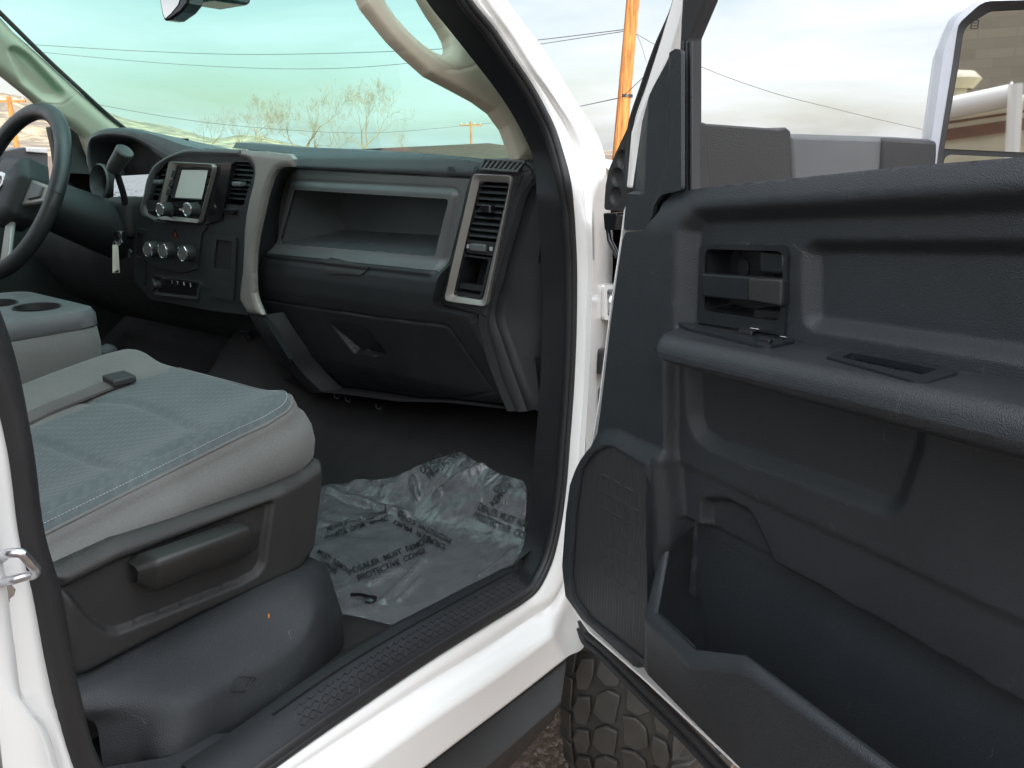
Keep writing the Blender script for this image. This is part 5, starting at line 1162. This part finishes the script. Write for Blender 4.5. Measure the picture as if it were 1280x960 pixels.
# ------------------------------------------------------------------ front wheel
tc_=A(.955,1.60,.42); TRr=.43; TW=.29; yaw_=math.radians(9)
g=G(); tx=A(math.cos(yaw_),math.sin(yaw_),0); ty=A(-math.sin(yaw_),math.cos(yaw_),0)
prof=[(-.145,.27),(-.150,.33),(-.148,.375),(-.138,.405),(-.120,.420),(0,.426),(.120,.420),(.138,.405),(.148,.375),(.150,.33),(.145,.27)]
def tp_(a,s,r): return tc_+tx*s+ty*(r*math.cos(a))+A(0,0,1)*(r*math.sin(a))
g.grid([[tp_(a,s,r-.008) for s,r in prof] for a in np.linspace(0,2*math.pi,96,endpoint=False)],cu=True)
m_t=mat('tyre_rubber',(.046,.042,.037),.75,grain=.5,gs=700,var=.3,vs=12)
wheel=g.build('front_tyre',m_t,TR,ang=50)
g=G(); nb=34
def blk(poly,a0,dr0=-.006,dr1=.004):
    P=[]
    for dr in (dr0,dr1):
        for s,t in poly: 
            r=np.interp(abs(s),[0,.12,.138,.150],[.426,.420,.404,.36]); P.append(tp_(a0+t,s,r+dr))
    k=len(poly); g.add(P,[tuple(range(k))[::-1],tuple(range(k,2*k))]+[(i,(i+1)%k,k+(i+1)%k,k+i) for i in range(k)])
st_=2*math.pi/nb; hs_=st_*.475
for k in range(nb):
    a=k*st_
    for sg in (1,-1):
        o=0 if sg>0 else st_*.5
        blk([(sg*.004,-hs_*.9),(sg*.030,-hs_*1.0),(sg*.052,-hs_*.55),(sg*.058,hs_*.5),(sg*.036,hs_*.95),(sg*.010,hs_*.75)],a+o)
        blk([(sg*.066,-hs_*1.0),(sg*.092,-hs_*.8),(sg*.100,hs_*.0),(sg*.094,hs_*.9),(sg*.070,hs_*.75),(sg*.062,-hs_*.2)],a+o+st_*.35)
        blk([(sg*.104,-hs_*.9),(sg*.136,-hs_*.9),(sg*.149,-hs_*.75),(sg*.149,hs_*.55 if k%2 else hs_*.2),(sg*.134,hs_*.8),(sg*.104,hs_*.85)],a+o,-.01,.006)
g.build('tyre_tread',m_t,wheel,bevel=.0025,fixn=True)
g=G(); g.lathe(tc_,tx,[(.27,-.10),(.26,.0),(.26,.12),(.275,.14),(.27,.13),(.10,.06),(0,.06)],n=40); g.build('wheel_rim',M['black'],wheel)
g=G(); a_=np.linspace(.05,math.pi*.62,30); g.loft([[A(.70,1.62+.52*math.cos(t),.55+.50*math.sin(t)) for t in a_],[A(1.0,1.62+.52*math.cos(t),.55+.50*math.sin(t)) for t in a_]]); g.build('wheel_arch_liner',M['black'],TR)
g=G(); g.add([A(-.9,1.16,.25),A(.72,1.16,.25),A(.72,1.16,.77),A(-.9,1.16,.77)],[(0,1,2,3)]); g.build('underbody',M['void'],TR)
# ------------------------------------------------------------------ outside: ground, hills, trees, poles, wires, yard behind the camera
m,nt,b=nm('gravelly_asphalt'); L=nt.links; tc=N(nt,'ShaderNodeTexCoord')
v=N(nt,'ShaderNodeTexVoronoi',Scale=85.0); L.new(tc.outputs['Object'],v.inputs['Vector'])
n=N(nt,'ShaderNodeTexNoise',Scale=3.0,Detail=8.0); L.new(tc.outputs['Object'],n.inputs['Vector'])
cr_=N(nt,'ShaderNodeValToRGB'); L.new(v.outputs['Color'],cr_.inputs[0]); e=cr_.color_ramp.elements; e[0].color=(.09,.06,.042,1); e[1].color=(.36,.30,.25,1); x=e.new(.6); x.color=(.16,.105,.072,1)
mx=N(nt,'ShaderNodeMix',data_type='RGBA',blend_type='MULTIPLY'); mx.inputs[0].default_value=.6; L.new(cr_.outputs[0],mx.inputs[6]); r2=N(nt,'ShaderNodeMapRange'); r2.inputs['To Min'].default_value=.6; r2.inputs['To Max'].default_value=1.5; L.new(n.outputs['Fac'],r2.inputs['Value']); L.new(r2.outputs[0],mx.inputs[7]); L.new(mx.outputs[2],b.inputs['Base Color'])
b.inputs['Roughness'].default_value=.9; bp=N(nt,'ShaderNodeBump'); bp.inputs['Strength'].default_value=1; bp.inputs['Distance'].default_value=.008; L.new(v.outputs['Distance'],bp.inputs['Height']); L.new(bp.outputs['Normal'],b.inputs['Normal'])
g=G(); g.add([(-4000,-4000,0),(4000,-4000,0),(4000,4000,0),(-4000,4000,0)],[(0,1,2,3)]); o=g.build('ground',m,None,smooth=False); o['kind']='structure'
g=G()
for k in range(420):
    x=rng.uniform(.6,1.9); y=rng.uniform(.7,2.1); r=rng.uniform(.004,.012); V=[A(x,y,0)+A(*rng.normal(0,1,3))*r for _ in range(5)]; V=[(p[0],p[1],abs(p[2])) for p in V]
    g.add(V,[(0,1,2),(0,2,3),(0,3,4),(1,2,4),(1,3,4),(2,3,4)])
o=g.build('loose_gravel',mat('stone',(.33,.27,.22),.9,var=.4,vs=50),None,smooth=False); o['kind']='stuff'; o['label']='loose pebbles scattered on the asphalt beside the front tyre'; o['category']='gravel'
# hills
def hdir(px,py,d):
    r=ray(px,py); k=d/math.hypot(r[0],r[1]); return CAM+r*k
m,nt,b=nm('dry_hillside'); L=nt.links; tc=N(nt,'ShaderNodeTexCoord'); n=N(nt,'ShaderNodeTexNoise',Scale=.05,Detail=9.0,Roughness=.62); L.new(tc.outputs['Object'],n.inputs['Vector'])
cr_=N(nt,'ShaderNodeValToRGB'); L.new(n.outputs['Fac'],cr_.inputs[0]); e=cr_.color_ramp.elements; e[0].position=.40; e[0].color=(.17,.15,.12,1); e[1].position=.62; e[1].color=(.46,.38,.25,1); x=e.new(.5); x.color=(.27,.22,.15,1); L.new(cr_.outputs[0],b.inputs['Base Color']); b.inputs['Roughness'].default_value=.95  # ramp desaturated so that distance haze is painted into the hill colours
def hill(name,sil,dist,depth,seed):
    rg=np.random.RandomState(seed)
    top=spline(sil,120); rows=[]
    for k,(x,y) in enumerate(top):
        r=ray(x,190); az=math.atan2(r[0],r[1]); H=(hdir(x,y,dist)[2])
        row=[]
        for j in range(26):
            t=j/25; d=dist-depth*(1-t); hh=max(0,H)*(t**1.3)*(1+.10*math.sin(k*.5+j*1.1)*(1-t))+ rg.uniform(-1,1)*.02*H*(t<1)
            hh*= (1-.25*math.sin(j*.9+k*.23)**2*(1-t)); row.append(A(CAM[0]+d*math.sin(az),CAM[1]+d*math.cos(az),hh-.5))
        row.append(A(CAM[0]+(dist+200)*math.sin(az),CAM[1]+(dist+200)*math.cos(az),-1)); rows.append(row)
    g=G(); g.grid(rows,flip=True); o=g.build(name,m,None,fixn=True); o['kind']='structure'; return o
hill('mountains',[(-260,80),(-180,95),(-100,100),(-40,108),(0,113),(30,118),(60,126),(100,132),(132,136),(160,147),(185,152),(210,156),(240,164),(258,170),(275,172),(300,168),(320,168),(345,174),(375,181),(420,186),(470,189)],900,420,1)
hill('low_hills',[(-260,170),(-60,172),(60,176),(120,178),(180,178),(205,180),(240,182),(280,183),(330,184),(420,186),(520,187),(700,187),(900,186),(1200,184),(1500,186)],520,200,2)
# bare trees
bark=mat('bare_bark',(.26,.195,.12),.9,var=.25)
def tree(base,H,seed,spread=.55,label='',dense=6,g0=None,r0=.03):
    rg=random.Random(seed); tr=G(); cw=G()
    def br(p,d,L,r,lv):
        k=5; P=[p]; q=p.copy(); dd=d.copy()
        for i in range(k):
            dd=dd+A(rg.gauss(0,.13),rg.gauss(0,.13),rg.gauss(.05,.07)); dd/=np.linalg.norm(dd); q=q+dd*L/k; P.append(q.copy())
        R=np.linspace(r,r*.55,k+1); (tr if lv==0 else cw).tube(P,R,n=5 if lv<2 else 3,cap=False)
        if lv>=dense: return
        nch=3 if lv<2 else rg.choice((2,3,3))
        for c in range(nch):
            i=rg.randint(2,k) if c else k; a=rg.uniform(0,6.28); s=rg.uniform(.35,spread+.25)
            ref=np.cross(dd,A(math.cos(a),math.sin(a),.3)); ref/=np.linalg.norm(ref)+1e-9
            nd=dd*math.cos(s)+ref*math.sin(s); br(P[i],nd,L*rg.uniform(.6,.82),max(R[i]*.60,.0032*H/6),lv+1)
    br(A(*base),A(0,0,1),H*.26,H*r0*.6,0)
    t=thing('bare_tree',label,'tree',base,group='leafless trees beyond the windscreen')
    tr.build('trunk',bark,t); cw.build('crown',bark,t)
def gpos(px,d): r=ray(px,190); k=d/math.hypot(r[0],r[1]); p=CAM+r*k; return (float(p[0]),float(p[1]),0.0)
def Hat(py,d,px): return float(hdir(px,py,d)[2])
for px_,top_,d,s,lab in ((372,97,46,3,'tallest bare tree with a wide twiggy crown above the centre of the dashboard'),(446,108,52,8,'second tallest bare tree, round crowned, right of the tallest one'),(330,128,50,5,'bare tree with thin crown just left of the tallest one'),(262,132,62,11,'faint slender bare tree at the foot of the hills behind the radio'),(415,140,58,15,'small bare tree between the two tall bare trees'),(503,160,60,21,'low bare tree at the right end of the tree row'),(300,145,66,29,'sparse bare tree between the hill and the tallest tree'),(630,182,70,31,'lowest bare tree, at the foot of the passenger windscreen pillar')):
    tree(gpos(px_,d),Hat(top_,d,px_)*1.5,s,label=lab,dense=7 if top_<130 else 6)
# utility poles
def woodm(n_,c):
    m,nt,b=nm(n_); L=nt.links; tc=N(nt,'ShaderNodeTexCoord'); mp=N(nt,'ShaderNodeMapping'); mp.inputs['Scale'].default_value=(14,14,.7); L.new(tc.outputs['Object'],mp.inputs['Vector']); n=N(nt,'ShaderNodeTexNoise',Scale=2.0,Detail=8.0,Distortion=.6); L.new(mp.outputs[0],n.inputs['Vector'])
    cr=N(nt,'ShaderNodeValToRGB'); L.new(n.outputs['Fac'],cr.inputs[0]); e=cr.color_ramp.elements; e[0].position=.35; e[0].color=(c[0]*.35,c[1]*.32,c[2]*.3,1); e[1].position=.6; e[1].color=(*c,1); L.new(cr.outputs[0],b.inputs['Base Color']); b.inputs['Roughness'].default_value=.85; return m
wood=woodm('weathered_orange_pole',(.50,.205,.055))
g=G(); b0=hdir(761,330,18.0); b0[2]=0; b1=hdir(796,-80,18.0); r=ray(776,170)
pa=hdir(776,170,18.0); pb=hdir(791,0,18.0); dirp=(pb-pa); base=pa-dirp*(pa[2]/dirp[2]); top_=base+dirp*((9.0)/dirp[2])
P=thing('utility_pole','thick weathered orange wooden pole rising beside the open door','utility pole',tuple(base)); g.tube([lerp(base,top_,t) for t in np.linspace(0,1,12)],list(np.linspace(.15,.115,12)),n=16); g.build('pole_shaft',wood,P)
g=G(); c=hdir(782,120,18.0); g.lathe(c,(0,0,1),[(.15,-.03),(.15,.03)],n=16); g.build('pole_band',M['riser'],P)
def farpole(px,ytop,d,lab,w=.13,arm=1.1,c=wood,grp=None):
    b0=gpos(px,d); z=Hat(ytop,d,px); P=thing('utility_pole',lab,'utility pole',b0); g=G(); g.tube([A(*b0),A(b0[0],b0[1],z)],[w,w*.8],n=10); g.build('pole_shaft',c,P)
    ar=RT*arm; g=G(); t=A(b0[0],b0[1],z-.25); g.box(t,(2*arm,.12,.12),ax=(RT,A(-RT[1],RT[0],0),A(0,0,1))); g.build('cross_arm',c,P)
    g=G(); [g.lathe(t+RT*arm*s,(0,0,1),[(.05,.05),(.06,.12),(.04,.2),(0,.2)],n=8) for s in (-.85,-.35,.35,.85)]; g.build('insulators',M['dim'],P)
farpole(589,152,60,'slim distant pole with a cross arm seen through the windscreen right of the trees',.10,.8)
farpole(22,121,55,'distant orange pole seen through the driver window behind the steering wheel',.15,.9)
# wires
wm=mat('wire_black',(.10,.10,.11),.6)
def wire(pts,d,r,lab):
    P=[hdir(x,y,dd) for (x,y),dd in zip(pts,d)]; P=spline(P,40); g=G(); c=P[len(P)//2]; g.tube(P,r*.75,n=5); o=g.build('power_line',wm,None,org=tuple(c)); tag(o,lab,'power line',group='overhead power lines')
wire([(-40,50),(60,57),(180,64),(300,68),(400,67),(569,60),(672,50),(788,36)],[34,32,30,28,26,23,20.5,18],.013,'topmost sagging wire running across the windscreen to the orange pole')
wire([(-40,55),(90,69),(250,82),(400,86),(530,77),(670,56),(788,38)],[34,32,29,26,23,20.5,18],.011,'second wire down across the windscreen, just under the topmost')
wire([(60,118),(140,134),(250,152),(370,163),(470,166),(540,161),(589,156)],[52,52,54,56,58,59,60],.022,'low wire running left from the slim distant pole in front of the hills')
wire([(589,156),(640,151),(720,134),(776,122)],[60,45,28,18],.016,'wire from the slim distant pole up to the orange pole')
wire([(788,38),(830,62),(880,85),(960,114),(1040,135),(1110,152),(1180,167),(1300,184)],[18,18,18.5,19,20,21,22,24],.010,'single wire crossing the open window above the side mirror arm')
wire([(776,122),(790,110),(815,85),(836,58),(860,20)],[18,17,16,15,14],.010,'short wire rising steeply right from the orange pole')
wire([(788,30),(800,52),(808,78)],[18,18,18],.008,'thin loose wire hanging beside the orange pole top')
# ------------------------------------------------------------------ yard seen in the side mirror
dV=ray(1230,100); pm=MIR.p3(1230,100,.004)
def refl(px,py,d):
    r=ray(px,py); r=r/np.linalg.norm(r); t=((MIR.O+MIR.N*.004-CAM)@MIR.N)/(r@MIR.N); h=CAM+r*t; q=r-2*(r@MIR.N)*MIR.N; return h+q*(d/ math.hypot(q[0],q[1])),q
c_,q=refl(1240,100,6.0); qd=A(q[0],q[1],0); qd/=np.linalg.norm(qd); sd=A(-qd[1],qd[0],0)
# in the mirror, moving right in the picture moves along which side?
a_,_=refl(1200,100,6.0); b_,_=refl(1270,100,6.0); sgn=1 if ((b_-a_)@sd)>0 else -1; sd=sd*sgn
def mp(px,py,d): # hit the plane at distance d along qd
    p,qq=refl(px,py,1.0); h=p-qq/math.hypot(qq[0],qq[1]); h0=pm; t=(d-((h-h0)@qd))/(qq@qd); return h+qq*t
RVd=6.0; WD=10.5
m,nt,b=nm('block_wall'); L=nt.links; tc=N(nt,'ShaderNodeTexCoord'); br=N(nt,'ShaderNodeTexBrick',Scale=1.0); br.inputs['Color1'].default_value=(.40,.36,.29,1); br.inputs['Color2'].default_value=(.31,.275,.22,1); br.inputs['Mortar'].default_value=(.30,.27,.22,1); br.inputs['Mortar Size'].default_value=.006; br.inputs['Brick Width'].default_value=.42; br.inputs['Row Height'].default_value=.115; br.inputs['Bias'].default_value=.1
L.new(tc.outputs['UV'],br.inputs['Vector']); L.new(br.outputs['Color'],b.inputs['Base Color']); b.inputs['Roughness'].default_value=.9
wc=pm+qd*WD; wc[2]=0; g=G(); W0=[wc-sd*9,wc+sd*9]; 
g.box(wc+A(0,0,2.6)+qd*.2,(18,.4,5.2),ax=(sd,qd,A(0,0,1))); o=g.build('block_building',m,None,org=tuple(wc),smooth=False); tag(o,'tan concrete block building reflected in the side mirror','building')
me=o.data; uvl=me.uv_layers.new(); 
for lp in me.loops:
    co=np.array(me.vertices[lp.vertex_index].co); uvl.data[lp.index].uv=(float(co@sd),float(co[2]))
rc=pm+qd*RVd; RV=thing('camper_trailer','cream camper trailer with brown stripe and rolled awning, reflected in the side mirror','trailer',tuple(A(rc[0],rc[1],0)))
cream=mat('cream_siding',(.62,.57,.43),.45); brown=mat('brown_stripe',(.20,.10,.065),.5)
ztop=mp(1240,122,RVd)[2]; zb_=mp(1240,157,RVd)[2]
tilt=mp(1270,118,RVd)[2]-mp(1190,132,RVd)[2]; tw=(mp(1270,118,RVd)-mp(1190,132,RVd))@sd; slope=A(0,0,1)*tilt/tw
sl2=sd+A(0,0,1)*tilt/tw*.6
c=rc.copy(); c[2]=0
g=G(); g.box(c+qd*1.15+A(0,0,(ztop+.5)/2),(6.5,2.2,ztop-.5),ax=(sl2,qd,A(0,0,1))); g.build('trailer_body',cream,RV,bevel=.06)
g=G(); t0=mp(1150,143,RVd-.12); t1=mp(1266,119,RVd-.12); g.tube([t0,t1],.085,n=18); g.build('awning_roll',M['paint'],RV)
g=G(); g.tube([lerp(t0,t1,.985),t1+(t1-t0)*.004],.10,n=18); g.build('awning_end_cap',M['steelz'],RV)
g=G(); s0=mp(1150,166,RVd-.01); s1=mp(1290,146,RVd-.01); g.prism([s0,s1,s1-A(0,0,.09),s0-A(0,0,.09)],-qd*.01); 
s0=mp(1150,157,RVd-.01); s1=mp(1290,136,RVd-.01); g.prism([s0,s1,s1-A(0,0,.02),s0-A(0,0,.02)],-qd*.01); g.build('side_stripe',brown,RV)
g=G(); a=mp(1270,105,RVd-.25); b_=mp(1262,260,RVd-.25); g.tube([a,b_],.05,n=8); g.build('awning_arm',M['paint'],RV)
g=G(); v0=mp(1194,103,RVd+.6); g.lathe(v0-A(0,0,.06),(0,0,1),[(.14,0),(.20,.08),(.14,.14),(0,.16)],n=20); g.lathe(v0-A(0,0,.3),(0,0,1),[(.10,0),(.10,.28)],n=16); g.build('roof_vent',cream,RV)
# ------------------------------------------------------------------ camera, light, sky
cd=bpy.data.cameras.new('camera'); co=bpy.data.objects.new('camera',cd); COL.objects.link(co); SC.camera=co
cd.sensor_width=36; cd.lens=36*F/1280; cd.clip_start=.02; cd.clip_end=9000; co.location=CAM
co.matrix_world=Matrix(((RT[0],UP[0],-FW[0],CAM[0]),(RT[1],UP[1],-FW[1],CAM[1]),(RT[2],UP[2],-FW[2],CAM[2]),(0,0,0,1)))
SUN_EL=math.radians(12); SUN_AZ=math.atan2(qd[0],qd[1])   # from behind the block building
sdv=A(math.sin(SUN_AZ)*math.cos(SUN_EL),math.cos(SUN_AZ)*math.cos(SUN_EL),math.sin(SUN_EL))
ld=bpy.data.lights.new('sun','SUN'); ld.energy=2.8; ld.angle=math.radians(.5); ld.color=(1,.86,.68); lo_=bpy.data.objects.new('sun',ld); COL.objects.link(lo_)
lo_.rotation_euler=Vector((sdv[0],sdv[1],sdv[2])).to_track_quat('Z','Y').to_euler()
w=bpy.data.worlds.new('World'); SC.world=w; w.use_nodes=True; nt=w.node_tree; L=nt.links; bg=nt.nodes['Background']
sk=N(nt,'ShaderNodeTexSky'); sk.sky_type='NISHITA'; sk.sun_disc=False; sk.sun_elevation=SUN_EL; sk.sun_rotation=SUN_AZ; sk.dust_density=2; sk.air_density=1.0
tc=N(nt,'ShaderNodeTexCoord'); mp_=N(nt,'ShaderNodeMapping'); mp_.inputs['Scale'].default_value=(1.0,1.0,4.5); L.new(tc.outputs['Generated'],mp_.inputs['Vector'])
n=N(nt,'ShaderNodeTexNoise',Scale=2.2,Detail=9.0,Roughness=.55,Distortion=.35); L.new(mp_.outputs[0],n.inputs['Vector'])
r=N(nt,'ShaderNodeMapRange'); r.inputs['From Min'].default_value=.34; r.inputs['From Max'].default_value=.66; r.inputs['To Min'].default_value=.3; r.inputs['To Max'].default_value=.97; L.new(n.outputs['Fac'],r.inputs['Value'])
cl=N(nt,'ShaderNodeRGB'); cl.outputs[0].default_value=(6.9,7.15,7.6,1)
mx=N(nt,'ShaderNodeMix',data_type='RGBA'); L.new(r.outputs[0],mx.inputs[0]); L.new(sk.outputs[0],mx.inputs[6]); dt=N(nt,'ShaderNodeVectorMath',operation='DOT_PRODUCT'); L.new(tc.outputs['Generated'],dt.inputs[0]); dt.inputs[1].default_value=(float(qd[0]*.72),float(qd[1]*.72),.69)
kr=N(nt,'ShaderNodeMapRange'); kr.inputs['From Min'].default_value=.05; kr.inputs['From Max'].default_value=.9; kr.inputs['To Min'].default_value=1.0; kr.inputs['To Max'].default_value=5.2; L.new(dt.outputs['Value'],kr.inputs['Value'])  # clouds brightened on the sun side, a gradient added to light the cabin
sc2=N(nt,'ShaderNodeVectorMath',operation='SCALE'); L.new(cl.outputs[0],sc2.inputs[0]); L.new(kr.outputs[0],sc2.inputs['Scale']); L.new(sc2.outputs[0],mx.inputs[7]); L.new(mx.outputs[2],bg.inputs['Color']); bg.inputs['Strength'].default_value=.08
SC.view_settings.view_transform='Standard'; SC.view_settings.look='None'; SC.view_settings.exposure=1.0; SC.view_settings.gamma=1
SC.render.engine='CYCLES'
try:
    SC.cycles.max_bounces=8; SC.cycles.transparent_max_bounces=12; SC.cycles.diffuse_bounces=5
except Exception: pass
for o in bpy.data.objects:
    if 'org' in o: del o['org']
